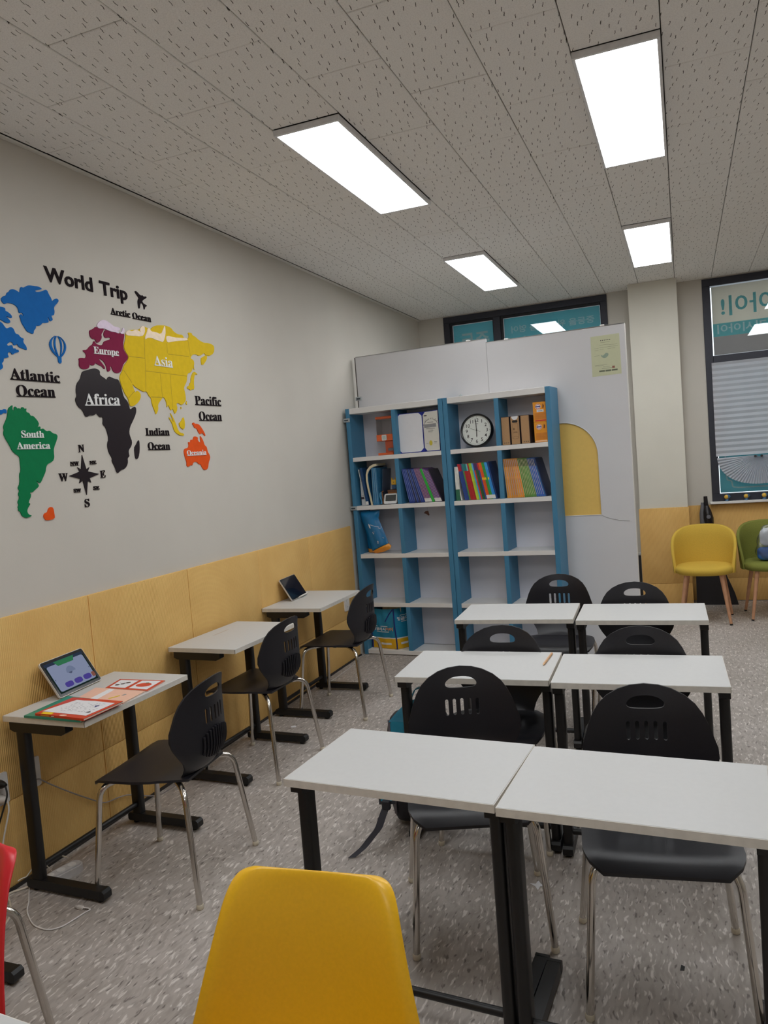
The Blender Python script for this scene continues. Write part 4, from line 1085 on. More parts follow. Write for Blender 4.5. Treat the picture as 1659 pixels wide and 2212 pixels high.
ro = sthing('tape_roll', 'coiled light blue and brown ribbon beside the upright blue books', 'ribbon', .222, .035, Z2)
bm = BM(); 
for k in range(4): tube(bm, [(.006*sin(j*1.1+k), .006*k-.008, .006+.088*j/6) for j in range(7)], .005, 6)
obj('loops', bm, cover((70, 140, 180)), ro, smooth=50)
obj('strap', T([(.014, .0, .004), (.017, .0, .05), (.008, .004, .094), (.022, .006, .102)], .006, 8), cover((120, 84, 58)), ro, smooth=50)
dv = sthing('desk_display', 'small white desk display with a dark screen', 'device', .302, .032, Z2)
bm = BM(); plate(bm, rrect(-.054, .054, .0, .080, .012), (), .012, lambda a_, b_, h: (a_, b_*.35-h, b_*.94+.004))
obj('case', bm, pm('white_device_plastic', (225, 226, 226), .35), dv, smooth=40)
bm = BM(); plate(bm, rrect(-.042, .044, .022, .070, .003), (), .001, lambda a_, b_, h: (a_, b_*.35-.0121-h, b_*.94+.004))
obj('screen', bm, pm('grey_screen', (66, 70, 70), .25), dv)
obj('stand', B(-.03, .03, .005, .05, 0, .02, .004), pm('dark_stand', (40, 40, 46), .5), dv)
bx = sthing('small_box', 'flat brown box behind the desk display', 'box', .258, .085, Z2)
obj('body', B(0, .108, 0, .09, 0, .104, .001), pm('brown_card', (150, 96, 52), .7), bx)
obj('lid', B(-.001, .109, -.001, .091, .09, .106, .001), pm('brown_card_lid', (112, 74, 50), .7), bx)
def toy(u, w_, lab):
    t_ = sthing('block_toy', lab, 'toy', u, .12, Z2+.107, 0, 'bagged yellow block toys')
    my = pm('yellow_toy_plastic', (226, 176, 52), .4); mb = pm('blue_toy_plastic', (50, 90, 130), .4)
    obj('body', B(-.020*w_, .020*w_, -.01, .01, .035, .075, .003), my, t_)
    for s in (-1, 1): obj('ear', B(s*.016*w_-.004, s*.016*w_+.004, -.006, .006, .075, .090, .002), my, t_)
    obj('base', B(-.018*w_, .018*w_, -.008, .008, .001, .035, .003), mb, t_)
    obj('eye', lathe(BM(), [(.003, -.0115), (.003, -.0095)], 8, 'y', (0, 0, .056)), M_PLUG, t_)
toy(.302, 1.0, 'yellow and blue block toy standing on the brown box'); toy(.352, .7, 'second yellow block toy half hidden by the shelf divider')

# ---------------------------------------------------------------- top tier
dp = sthing('desk_dispenser', 'orange dispenser with a clear front and a white square button', 'dispenser', 0, 0, Z1)
MO = pm('orange_plastic', (226, 104, 52), .35)
obj('top_bar', B(.196, .336, .09, .19, .276, .296, .003), MO, dp)
bm = BM(); box(bm, .200, .204, .09, .19, .158, .277, .001); box(bm, .330, .334, .09, .19, .158, .277, .001); box(bm, .204, .330, .186, .19, .158, .277)
obj('tank', bm, pm('smoke_edge', (120, 112, 116), .3), dp)
obj('tank_front', B(.204, .330, .090, .0925, .158, .277), glass_material('clear_tank', (.93, .92, .94), .06), dp)
obj('body', B(.198, .336, .085, .19, .108, .158, .003), MO, dp)
bm = BM(); plate(bm, rrect(.247, .287, .112, .154, .007), (), .008, lambda a_, b_, h: (a_, .085-h, b_))
bt = obj('button', bm, M_WHITE, dp, smooth=40)
bm = BM(); plate(bm, rrect(.253, .281, .118, .148, .005), (), .001, lambda a_, b_, h: (a_, .0769-h, b_))
obj('button_face', bm, pm('pale_green_cap', (190, 204, 196), .4), bt)
obj('post', B(.262, .330, .10, .17, .018, .108, .002), pm('dark_orange_plastic', (190, 84, 50), .4), dp)
bm = BM(); box(bm, .285, .33, .098, .10, .030, .052, .003)
obj('slot', bm, pm('grey_slot', (110, 108, 112), .5), dp)
obj('base', B(.210, .340, .07, .19, 0, .018, .002), MO, dp)

cf = sthing('certificate_folder', 'open blue certificate folder with a blank left page and a certificate', 'folder', 0, 0, Z1)
M_NAVY = pm('royal_blue_velvet', (28, 44, 150), .7); M_PAPER = pm('white_paper', (226, 226, 230), .7, var=.01)
def foldf(a0, d0, a1, d1):
    L = math.hypot(a1-a0, d1-d0); ex, ey = (a1-a0)/L, (d1-d0)/L
    return (lambda a_, b_, h: (a0+a_*ex + h*ey, d0+a_*ey - h*ex, b_)), L
f1, Lf = foldf(.392, .055, .594, .075); f2, Lr = foldf(.598, .075, .742, .020)
octo = lambda x0, x1, z0, z1, c: [(x0+c, z0), (x1-c, z0), (x1, z0+c), (x1, z1-c), (x1-c, z1), (x0+c, z1), (x0, z1-c), (x0, z0+c)]
for f_, L in ((f1, Lf), (f2, Lr)):
    bm = BM(); plate(bm, [(0, .001), (L, .001), (L, .297), (0, .297)], (), .004, f_); obj('cover', bm, M_NAVY, cf)
bm = BM(); plate(bm, octo(.004, Lf-.004, .006, .293, .024), (), .001, lambda a_, b_, h: f1(a_, b_, .0041+h)); obj('blank_page', bm, M_PAPER, cf)
bm = BM(); plate(bm, octo(.004, Lr+.028, .006, .293, .024)[0:1]+[(Lr-.001, .006), (Lr-.001, .293)]+octo(.004, Lr+.028, .006, .293, .024)[5:], (), .001, lambda a_, b_, h: f2(a_, b_, .0041+h))
cp = obj('certificate', bm, pm('certificate_paper', (224, 222, 214), .7, var=.01), cf)
MI = pm('print_ink', (60, 60, 64), .7); MIG = pm('pale_print_ink', (150, 150, 152), .7)
fc = lambda u, v, z0: (lambda a_, b_, h: f2(u+a_, z0+b_, .0052+h))
bm = BM()
tx = 'Certificate of Completion'
for i, ch in enumerate(tx):                                   # lettering on an arc
    if ch == ' ': continue
    an = radians(150-118*i/(len(tx)-1)); cx_, cz_, R_ = .080, .158, .076
    px, pz = cx_+R_*cos(an), cz_+R_*sin(an)*1.02; ro_ = an-pi/2
    text_into(bm, serif(ch), lambda a_, b_, h: f2(px+a_*cos(ro_)-b_*sin(ro_), pz+a_*sin(ro_)+b_*cos(ro_), .0052+h), height=.011 if ch.isupper() else None, width=None if ch.isupper() else .0055, thick=.0003, anchor='c')
obj('lettering', bm, MI, cp)
bm = BM()
def cline(u0, u1, z, hh): plate(bm, [(u0, z), (u1, z), (u1, z+hh), (u0, z+hh)], (), .0003, lambda a_, b_, h: f2(a_, b_, .0052+h))
for u0, u1, z, hh in ((.015, .045, .262, .007), (.045, .105, .212, .003), (.03, .118, .166, .003), (.05, .098, .156, .002), (.05, .10, .148, .002), (.05, .092, .141, .002), (.022, .045, .060, .002), (.10, .13, .066, .003), (.10, .125, .058, .002)): cline(u0, u1, z, hh)
obj('print', bm, MI, cp)['kind'] = 'stuff'
bm = BM(); cline(.012, .132, .176, .026); obj('name_strip', bm, MIG, cp)
bm = BM(); plate(bm, [(.068+.016*cos(2*pi*k/20), .062+.019*sin(2*pi*k/20)) for k in range(20)], (), .0005, lambda a_, b_, h: f2(a_, b_, .0052+h)); obj('seal', bm, pm('gold_seal', (206, 190, 60), .45), cp)

ck = sthing('wall_clock', 'round black rimmed clock with arabic numerals leaning on the shelf', 'clock', 1.006, .085, Z1)
tl = radians(9); RC = .1215
def ckp(x, z, h):      # clock face plane leaning back
    zz = z+RC
    return (x, zz*sin(tl) - h*cos(tl), zz*cos(tl) + h*sin(tl))
bm = BM(); prof = [(.108, .0), (.1215, .0), (.1215, .030), (.1165, .038), (.110, .034), (.108, .020)]
n = 56; rings = [[bm.verts.new(ckp(r*cos(2*pi*k/n), r*sin(2*pi*k/n), h)) for k in range(n)] for r, h in prof]
for i in range(len(rings)):
    for k in range(n): bm.faces.new((rings[i][k], rings[i][(k+1) % n], rings[(i+1) % len(rings)][(k+1) % n], rings[(i+1) % len(rings)][k]))
bmesh.ops.recalc_face_normals(bm, faces=bm.faces[:])
obj('rim', bm, pm('black_clock_rim', (22, 22, 26), .3), ck, smooth=35)
bm = BM(); plate(bm, [(.109*cos(2*pi*k/n), .109*sin(2*pi*k/n)) for k in range(n)], (), .018, ckp)
fcs = obj('face', bm, pm('clock_face', (224, 228, 222), .5, var=.01), ck)
bm = BM()
for k in range(12):
    an = pi/2-2*pi*(k+1)/12
    text_into(bm, str(k+1), lambda a_, b_, h: ckp(.077*cos(an)+a_, .077*sin(an)-.0122+b_, .0183+h), height=.0245, thick=.0004, anchor='c', bold=.004)
obj('numerals', bm, M_LET, fcs)['kind'] = 'stuff'
bm = BM()
for k in range(60):
    an = 2*pi*k/60; r0, r1 = (.097, .1015) if k % 5 else (.095, .1015); wv = .0007 if k % 5 else .0012
    p = lambda r, s: (r*cos(an)-s*sin(an), r*sin(an)+s*cos(an))
    plate(bm, [p(r0, -wv), p(r1, -wv), p(r1, wv), p(r0, wv)], (), .0003, lambda a_, b_, h: ckp(a_, b_, .0183+h))
obj('minute_marks', bm, M_LET, fcs)['kind'] = 'stuff'
bm = BM(); plate(bm, [(-.010, .047), (.010, .047), (.010, .051), (-.010, .051)], (), .0003, lambda a_, b_, h: ckp(a_, b_, .0183+h))
obj('maker_mark', bm, MIG, fcs)
def hand(name, ang, l, tail, w_, h0):
    bm = BM(); c_, s_ = cos(ang), sin(ang)
    q = [(-tail, -w_*.7), (l*.8, -w_), (l, 0), (l*.8, w_), (-tail, w_*.7)]
    plate(bm, [(a_*c_-b_*s_, a_*s_+b_*c_) for a_, b_ in q], (), .0006, lambda a_, b_, h: ckp(a_, b_, h0+h))
    obj(name, bm, M_PLUG, ck)
hand('hour_hand', radians(-90), .052, .012, .0030, .021); hand('minute_hand', radians(95.5), .083, .014, .0024, .0225); hand('second_hand', radians(160), .060, .030, .0009, .0240)
obj('hub', lathe(BM(), [(.004, 0), (.004, .004)], 12, 'y', (0, .0, 0)), M_PLUG, ck, loc=ckp(0, 0, .0265))

M_KRAFT = pm('kraft_board', (178, 140, 100), .8, var=.04, scale=160); M_KDARK = pm('dark_carton_side', (58, 46, 48), .7)
def kraft(u0, u1, lab, kind):
    t_ = sthing('carton', lab, 'box', u0, .030, Z1, 0, 'brown cartons on the top shelf')
    w_ = u1-u0; h_ = .198
    obj('body', B(0, w_, 0, .17, 0, h_, .001), M_KDARK, t_)
    obj('front', B(.003, w_-.003, -.0012, .0, .002, h_-.004), M_KRAFT, t_)
    if kind == 'marks':
        for i, (dx, r) in enumerate(((-.014, .0045), (0, .0045), (.014, .0035))):
            bm = BM(); cx_ = w_/2+.002+dx
            o_ = [(cx_+r*cos(2*pi*k/10), .014+r*sin(2*pi*k/10)) for k in range(10)]; i_ = [(cx_+r*.55*cos(2*pi*k/10), .014+r*.55*sin(2*pi*k/10)) for k in range(10)]
            plate(bm, o_, [i_] if i < 2 else (), .0004, lambda a_, b_, h: (a_, -.0012-h, b_)); obj('mark', bm, MI, t_)
    else:
        bm = BM(); plate(bm, [(w_/2+.024*cos(-pi*k/12), h_-.002+.026*sin(-pi*k/12)) for k in range(13)], (), .0005, lambda a_, b_, h: (a_, -.0012-h, b_)); obj('sticker', bm, M_PAPER, t_)
        bm = BM(); plate(bm, rrect(w_/2-.019, w_/2+.019, h_-.047, h_-.030, .006), (), .0005, lambda a_, b_, h: (a_, -.0012-h, b_)); obj('grip_hole', bm, M_PLUG, t_)
        MK = pm('kraft_print', (122, 94, 68), .8)
        bm = BM()
        for a0_, a1_, z0_, z1_ in ((.018, .028, .100, .114), (.018, .048, .080, .083), (.018, .046, .086, .089), (.012, .0135, .04, .145), (w_-.0135, w_-.012, .04, .145), (.012, w_-.012, .1435, .145)):
            plate(bm, [(a0_, z0_), (a1_, z0_), (a1_, z1_), (a0_, z1_)], (), .0004, lambda a_, b_, h: (a_, -.0012-h, b_))
        el = [(w_/2+.022*cos(2*pi*k/20), .046+.009*sin(2*pi*k/20)) for k in range(20)]; e2 = [(w_/2+.020*cos(2*pi*k/20), .046+.0075*sin(2*pi*k/20)) for k in range(20)]
        plate(bm, el, [e2], .0004, lambda a_, b_, h: (a_, -.0012-h, b_)); obj('print', bm, MK, t_)['kind'] = 'stuff'
kraft(1.206, 1.266, 'brown carton with three small marks next to the divider', 'marks')
kraft(1.273, 1.338, 'brown carton with a white half round sticker', 'sticker')
kraft(1.345, 1.408, 'brown carton with three small marks next to the orange boxes', 'marks')
M_OB = pm('orange_carton', (228, 150, 34), .45, var=.05); M_OBD = pm('dark_orange_panel', (206, 126, 34), .45, var=.08); M_RED = pm('red_print', (200, 54, 44), .5); M_BLP = pm('blue_print', (54, 66, 140), .5)
def obox(z0, h_, lab, upper):
    t_ = sthing('orange_box', lab, 'box', 1.441, .020, z0, 0, 'orange boxes in the corner of the top shelf')
    w_ = .091
    obj('body', B(0, w_, 0, .16, 0, h_, .0015), M_OB, t_)
    ff = lambda a_, b_, h: (a_, -h, b_)
    bm = BM(); plate(bm, rrect(.010, w_-.004, .018, h_*.47, .004), (), .0006, ff); obj('picture_panel', bm, M_OBD, t_)
    cx_, cz_, r_ = .036, h_*.77, .019
    cir = lambda r: [(cx_+r*cos(2*pi*k/24), cz_+r*sin(2*pi*k/24)) for k in range(24)]
    bm = BM(); plate(bm, cir(r_), (), .0006, ff); bd = obj('round_badge', bm, M_PAPER, t_)
    bm = BM(); plate(bm, cir(r_*.88), [cir(r_*.70)], .0004, lambda a_, b_, h: (a_, -.0006-h, b_)); obj('badge_ring', bm, M_RED, bd)
    bm = BM(); plate(bm, [(cx_-r_*.9, cz_-.0035), (cx_+r_*.9, cz_-.0035), (cx_+r_*.9, cz_+.0035), (cx_-r_*.9, cz_+.0035)], (), .0006, lambda a_, b_, h: (a_, -.0010-h, b_)); obj('badge_bar', bm, M_BLP, bd)
    bm = BM(); plate(bm, [(.066, cz_-.012), (.074, cz_-.012), (.078, cz_+.004), (.070, cz_+.020), (.068, cz_+.006)], (), .0006, ff); obj('figure_print', bm, pm('maroon_print', (112, 52, 36), .5), t_)
    if upper:
        bm = BM(); plate(bm, [(.026, h_*.50), (.074, h_*.50), (.074, h_*.62), (.026, h_*.62)], (), .0006, ff); obj('white_label', bm, M_PAPER, t_)
        bm = BM(); plate(bm, [(.034, h_*.545), (.066, h_*.545), (.066, h_*.575), (.034, h_*.575)], (), .0004, lambda a_, b_, h: (a_, -.0006-h, b_)); obj('label_print', bm, MIG, t_)
        bm = BM(); plate(bm, [(.012, .006), (w_-.004, .006), (w_-.004, .015), (.012, .015)], (), .0006, ff); obj('red_strip', bm, M_RED, t_)
    else:
        bm = BM(); plate(bm, [(.004, .004), (w_-.004, .004), (w_-.004, .013), (.004, .013)], (), .0006, ff); obj('pale_strip', bm, pm('peach_strip', (236, 190, 150), .5), t_)
obox(Z1, .138, 'lower orange box with a round badge in the shelf corner', False)
obox(Z1+.1385, .138, 'upper orange box with a white label in the shelf corner', True)

# ---------------------------------------------------------------- blue pouches in the third tier
M_POUCH = pm('blue_foil', (12, 112, 168), .26, var=.10, scale=14, bump=.35, bscale=26, coat=.2); M_POUCHO = pm('orange_foil', (232, 152, 46), .3, var=.08, scale=20, bump=.3, bscale=40)
def pouch(lab, outl, split, d0, bulge, lean=0.0, texts=False):
    """soft bag: outline in shelf coordinates (u, z); the part under the split line is orange"""
    t_ = sthing('foil_pouch', lab, 'bag', 0, d0, 0, 0, 'blue pouches on the third shelf')
    def clip(poly_, keep_above):
        (a0, b0), (a1, b1) = split; res = []
        sd = lambda p: ((a1-a0)*(p[1]-b0)-(b1-b0)*(p[0]-a0))*(1 if keep_above else -1)
        for i in range(len(poly_)):
            p, q = poly_[i], poly_[(i+1) % len(poly_)]; dp_, dq = sd(p), sd(q)
            if dp_ >= 0: res.append(p)
            if dp_*dq < 0: k = dp_/(dp_-dq); res.append((p[0]+(q[0]-p[0])*k, p[1]+(q[1]-p[1])*k))
        return res
    seg = []
    for i in range(len(outl)):
        p, q = Vector(outl[i]), Vector(outl[(i+1) % len(outl)]); seg.append((p, q))
    def dist(x, y):
        P_ = Vector((x, y)); best = 1
        for p, q in seg:
            d = q-p; k = max(0, min(1, (P_-p).dot(d)/max(1e-9, d.length_squared))); best = min(best, (P_-(p+d*k)).length)
        return best
    def fm(a_, b_, h):
        e = min(1, dist(a_, b_)/.05); bl = bulge*(1-(1-e)**2) + .004*sin(a_*70+b_*30)*e
        return (a_, (-bl if h > 0 else bl*.6), b_)
    for key, mt_, ab in (('body', M_POUCH, True), ('foot_band', M_POUCHO, False)):
        bm = BM(); plate(bm, clip(outl, ab), (), .001, fm, step=.012); obj(key, bm, mt_, t_, smooth=70)
    return t_, fm
pouch('rear blue pouch leaning on the shelf side, nearest the yellow wall', [(.030, .789), (.066, .790), (.072, .86), (.062, .96), (.045, 1.06), (.030, 1.118), (.027, 1.0), (.028, .88)], ((.0, .815), (.1, .818)), .13, .012)
pouch('middle blue pouch squeezed between two others', [(.060, .789), (.105, .789), (.110, .84), (.088, .93), (.060, 1.03), (.042, 1.10), (.034, 1.09), (.046, .95), (.055, .85)], ((.05, .822), (.115, .805)), .085, .012)
pc, pfm = pouch('front blue pouch with an orange foot and the number 2', [(.112, .800), (.124, .789), (.150, .788), (.215, .800), (.262, .818), (.276, .842), (.252, .866), (.232, .93), (.205, 1.00), (.184, 1.058), (.196, 1.10), (.198, 1.120), (.105, 1.118), (.036, 1.118), (.030, 1.09), (.040, 1.045), (.070, .95), (.096, .86)], ((.10, .800), (.264, .866)), .040, .030)
bm = BM(); text_into(bm, '2', lambda a_, b_, h: tuple(Vector(pfm(.180+a_, .868+b_, 1))+Vector((0, -.0015-h, 0))), height=.019, thick=.0006, bold=.03, anchor='c'); obj('number', bm, M_LETW, pc)
bm = BM()
for pts in ([(.110, 1.005), (.128, 1.012), (.158, 1.000), (.190, .992)], [(.140, .955), (.150, .938), (.155, .962)], [(.186, .985), (.200, .978), (.203, .992)], [(.215, .91), (.224, .905)]):
    ribbon(bm, [Vector(pfm(a_, b_, 1))+Vector((0, -.0016, 0)) for a_, b_ in pts], (0.0015, 0, .003), .0006)
obj('white_strokes', bm, M_LETW, pc)['kind'] = 'stuff'
bm = BM(); plate(bm, smooth_poly([(.108, 1.02), (.118, 1.018), (.128, .99), (.124, .98), (.112, .995)], 1), (), .0006, lambda a_, b_, h: tuple(Vector(pfm(a_, b_, 1))+Vector((0, -.0016-h, 0)))); obj('white_stroke', bm, M_LETW, pc)
# dried brown tag hanging by a thread under the second tier
tg = sthing('hanging_tag', 'little brown dried leaf tag hanging on a thread under the shelf', 'tag', .568, .09, 0)
bm = BM(); plate(bm, [(-.022, 1.078), (-.008, 1.093), (.010, 1.094), (.014, 1.075), (.018, 1.062), (.012, 1.056), (-.004, 1.070)], (), .002, lambda a_, b_, h: (a_, -h+.35*a_, b_)); obj('leaf', bm, pm('dry_brown', (96, 62, 50), .8), tg)
obj('thread', T([(0.004, 0, 1.129), (.006, 0, 1.11), (.004, 0, 1.092)], .0009, 5), M_GREYTRIM, tg)

# ---------------------------------------------------------------- big carrier bag in the bottom tier
M_BAG = pm('blue_carrier_bag', (34, 132, 168), .38, var=.08, scale=9, bump=.5, bscale=14); M_BAGY = pm('yellow_bag_base', (222, 172, 28), .38, var=.08, scale=9, bump=.5, bscale=14); M_PIPE = pm('navy_piping', (22, 36, 112), .5)
cb = sthing('carrier_bag', 'large blue and yellow carrier bag stuffed into the bottom tier', 'bag', 0, 0, Z5)
pa, pb, pc_, pd = (.045, .060), (.268, .022), (.364, .165), (.090, .205)      # plan corners, front edge at pb
def bag_pt(k, s, z):
    """k-th side of the plan, s along it, z up; the top leans and the sides bulge"""
    p, q = [(pa, pb), (pb, pc_), (pc_, pd), (pd, pa)][k]
    x = p[0]+(q[0]-p[0])*s; y = p[1]+(q[1]-p[1])*s; f = z/.34
    bul = .010*sin(pi*s)*sin(pi*min(1, f))
    nx, ny = (q[1]-p[1]), -(q[0]-p[0]); L = math.hypot(nx, ny)
    x += nx/L*bul; y += ny/L*bul
    cxm, cym = .19, .11
    k_ = 1-.10*f**2
    x = cxm+(x-cxm)*k_ - .012*f + .003*sin(21*s+3*k)*f; y = cym+(y-cym)*k_ + .004*sin(17*s+9*f)
    return Vector((x, y, .002 + z*(1 - .02*sin(pi*s)) + (.012*s if k == 1 else 0)*f))
NS, NZ = 10, 12
def bag_mesh(z0, z1):
    bm = BM(); rows = []
    for j in range(NZ+1):
        z = z0+(z1-z0)*j/NZ; row = []
        for k in range(4):
            for i in range(NS): row.append(bm.verts.new(bag_pt(k, i/NS, z)))
        rows.append(row)
    M_ = len(rows[0])
    for j in range(NZ):
        for i in range(M_): bm.faces.new((rows[j][i], rows[j][(i+1) % M_], rows[j+1][(i+1) % M_], rows[j+1][i]))
    if z0 == 0: bm.faces.new(list(reversed(rows[0])))
    return bm
obj('upper', bag_mesh(.088, .312), M_BAG, cb, smooth=60); obj('base', bag_mesh(0, .080), M_BAGY, cb, smooth=60); obj('white_band', bag_mesh(.080, .088), M_WHITE, cb, smooth=60)
bm = BM(); tube(bm, [bag_pt(1, 0, .312*j/10)+Vector((-.001, -.002, 0)) for j in range(11)], .0055, 8); obj('piping', bm, M_PIPE, cb, smooth=60)
bm = BM(); tube(bm, [bag_pt(0, 0, .312*j/10)+Vector((-.003, -.001, 0)) for j in range(11)], .0055, 8); obj('piping', bm, M_PIPE, cb, smooth=60)
bm = BM(); ribbon(bm, [bag_pt(0, .96, .305)+Vector((0, -.003, 0)), bag_pt(0, .80, .27)+Vector((0, -.004, 0)), bag_pt(0, .62, .215)+Vector((0, -.004, 0))], (.006, 0, -.006), .001); obj('handle', bm, M_PIPE, cb)
def bag_text(body, k, s0, s1, z0, hh, mt_, nm='lettering'):
    bm = BM(); L = {0: .226, 1: .172}[k]
    p, q = [(pa, pb), (pb, pc_)][k]; nx, ny = (q[1]-p[1]), -(q[0]-p[0]); Ln = math.hypot(nx, ny); nv = Vector((nx/Ln, ny/Ln, 0))
    text_into(bm, body, lambda a_, b_, h: bag_pt(k, s0+(s1-s0)*a_, z0+b_)+nv*(.0015+h), width=1.0, height=hh, thick=.0006, bold=.02)
    return obj(nm, bm, mt_, cb)
bag_text('잉글리시', 0, .08, .60, .145, .024, M_LETW); bag_text('아이', 0, .62, .90, .145, .024, pm('orange_lettering', (232, 150, 70), .5))
bag_text('잉글리시', 1, .14, .92, .222, .026, M_LETW)
def bag_bar(k, s0, s1, z0, z1, mt_, nm):
    p, q = [(pa, pb), (pb, pc_)][k]; nx, ny = (q[1]-p[1]), -(q[0]-p[0]); Ln = math.hypot(nx, ny); nv = Vector((nx/Ln, ny/Ln, 0))
    bm = BM(); plate(bm, [(s0, z0), ((s0+s1)/2, z0), (s1, z0), (s1, z1), ((s0+s1)/2, z1), (s0, z1)], (), .0008, lambda a_, b_, h: bag_pt(k, a_, b_)+nv*(.0015+h)); obj(nm, bm, mt_, cb)
for q in ((0, .18, .70, .176, .180), (0, .22, .74, .132, .136), (1, .32, .85, .256, .260), (1, .36, .86, .208, .212)): bag_bar(*q, M_LETW, 'small_print')
bag_bar(0, .36, .78, .030, .046, M_PAPER, 'white_plate'); bag_bar(1, .22, .78, .034, .050, M_PAPER, 'white_plate')
bm = BM()
for u_, w2, tz, an in ((.13, .09, .328, .2), (.21, .08, .318, -.1)):
    box(bm, u_, u_+w2, .085+an*.02, .095+an*.02, .1, tz)
bmesh.ops.rotate(bm, verts=bm.verts[:], cent=(.17, .09, .2), matrix=Matrix.Rotation(radians(1.5), 3, 'Y'))
bm.verts.ensure_lookup_table()
bp_ = obj('stuffed_sheets', bm, pm('cream_card', (224, 208, 178), .7, var=.1, scale=60)); bp_.location = SW(0, 0, Z5); bp_.rotation_euler = (0, 0, SA)
tag(bp_, 'cream cards sticking out of the carrier bag', 'papers')

# ---------------------------------------------------------------- notice and thread on the partition
nt_ = sthing('paper_notice', 'pale green registration sheet with a two tone round emblem taped to the partition', 'notice', 0, .247, 0)
un, zn, wn, hn = 1.818, 1.958, .192, .275
M_NOT = pm('pale_green_paper', (204, 206, 172), .7, var=.015)
bm = BM(); plate(bm, [(un-.002, zn), (un+wn+.002, zn+.002), (un+wn, zn+hn), (un, zn+hn-.001)], (), .0008, lambda a_, b_, h: (a_, -h-.0005, b_)); obj('sheet', bm, M_NOT, nt_)
nf_ = lambda a_, b_, h: (un+a_*wn, -.0014-h, zn+b_*hn)
bm = BM()
def nl(a0, a1, b0, b1): plate(bm, [(a0, b0), (a1, b0), (a1, b1), (a0, b1)], (), .0003, nf_)
for a0, a1, b0, b1 in ((.34, .66, .820, .828), (.30, .62, .760, .766), (.62, .92, .745, .751), (.30, .93, .700, .706), (.12, .26, .690, .695), (.30, .44, .655, .660), (.56, .84, .655, .660), (.12, .26, .640, .645), (.10, .28, .505, .511), (.10, .54, .27, .276), (.10, .40, .252, .257), (.38, .62, .215, .221), (.34, .70, .175, .184)): nl(a0, a1, b0, b1)
obj('print', bm, pm('faint_print', (140, 142, 118), .7), nt_)['kind'] = 'stuff'
bm = BM()
for k in range(6):
    a0 = .34+k*.062; nl(a0, a0+.03, .865, .885)
obj('heading', bm, MI, nt_)['kind'] = 'stuff'
bm = BM(); 
for a0, a1 in ((.24, .44), (.46, .66), (.68, .88)): nl(a0, a1, .098, .138)
obj('dark_bars', bm, pm('grey_green_bar', (108, 112, 92), .7), nt_)['kind'] = 'stuff'
bm = BM(); nl(.70, .79, .165, .220); obj('red_stamp', bm, pm('stamp_red', (150, 96, 80), .7), nt_)
# emblem: a disc cut by a wave into a light and a dark half
cxe, cze, re = .46, .53, .135
asp = wn/hn
wave = [(cxe-re+2*re*i/16, cze+.30*re*asp*sin(pi*2*i/16+pi)) for i in range(17)]
low = wave + [(cxe+re*cos(-pi*k/20), cze+re*asp*sin(-pi*k/20)) for k in range(1, 20)]
bm = BM(); plate(bm, low, (), .0003, nf_); obj('emblem', bm, pm('emblem_green', (150, 168, 150), .7), nt_)
th_ = obj('thread', T([SW(1.822, .2455, .996), SW(1.85, .2445, .981), SW(1.884, .244, .969), SW(1.946, .244, .954), SW(2.011, .244, .948)], .0011, 5), M_GREYTRIM)
tag(th_, 'thin slack thread on the partition beside the yellow niche', 'thread')

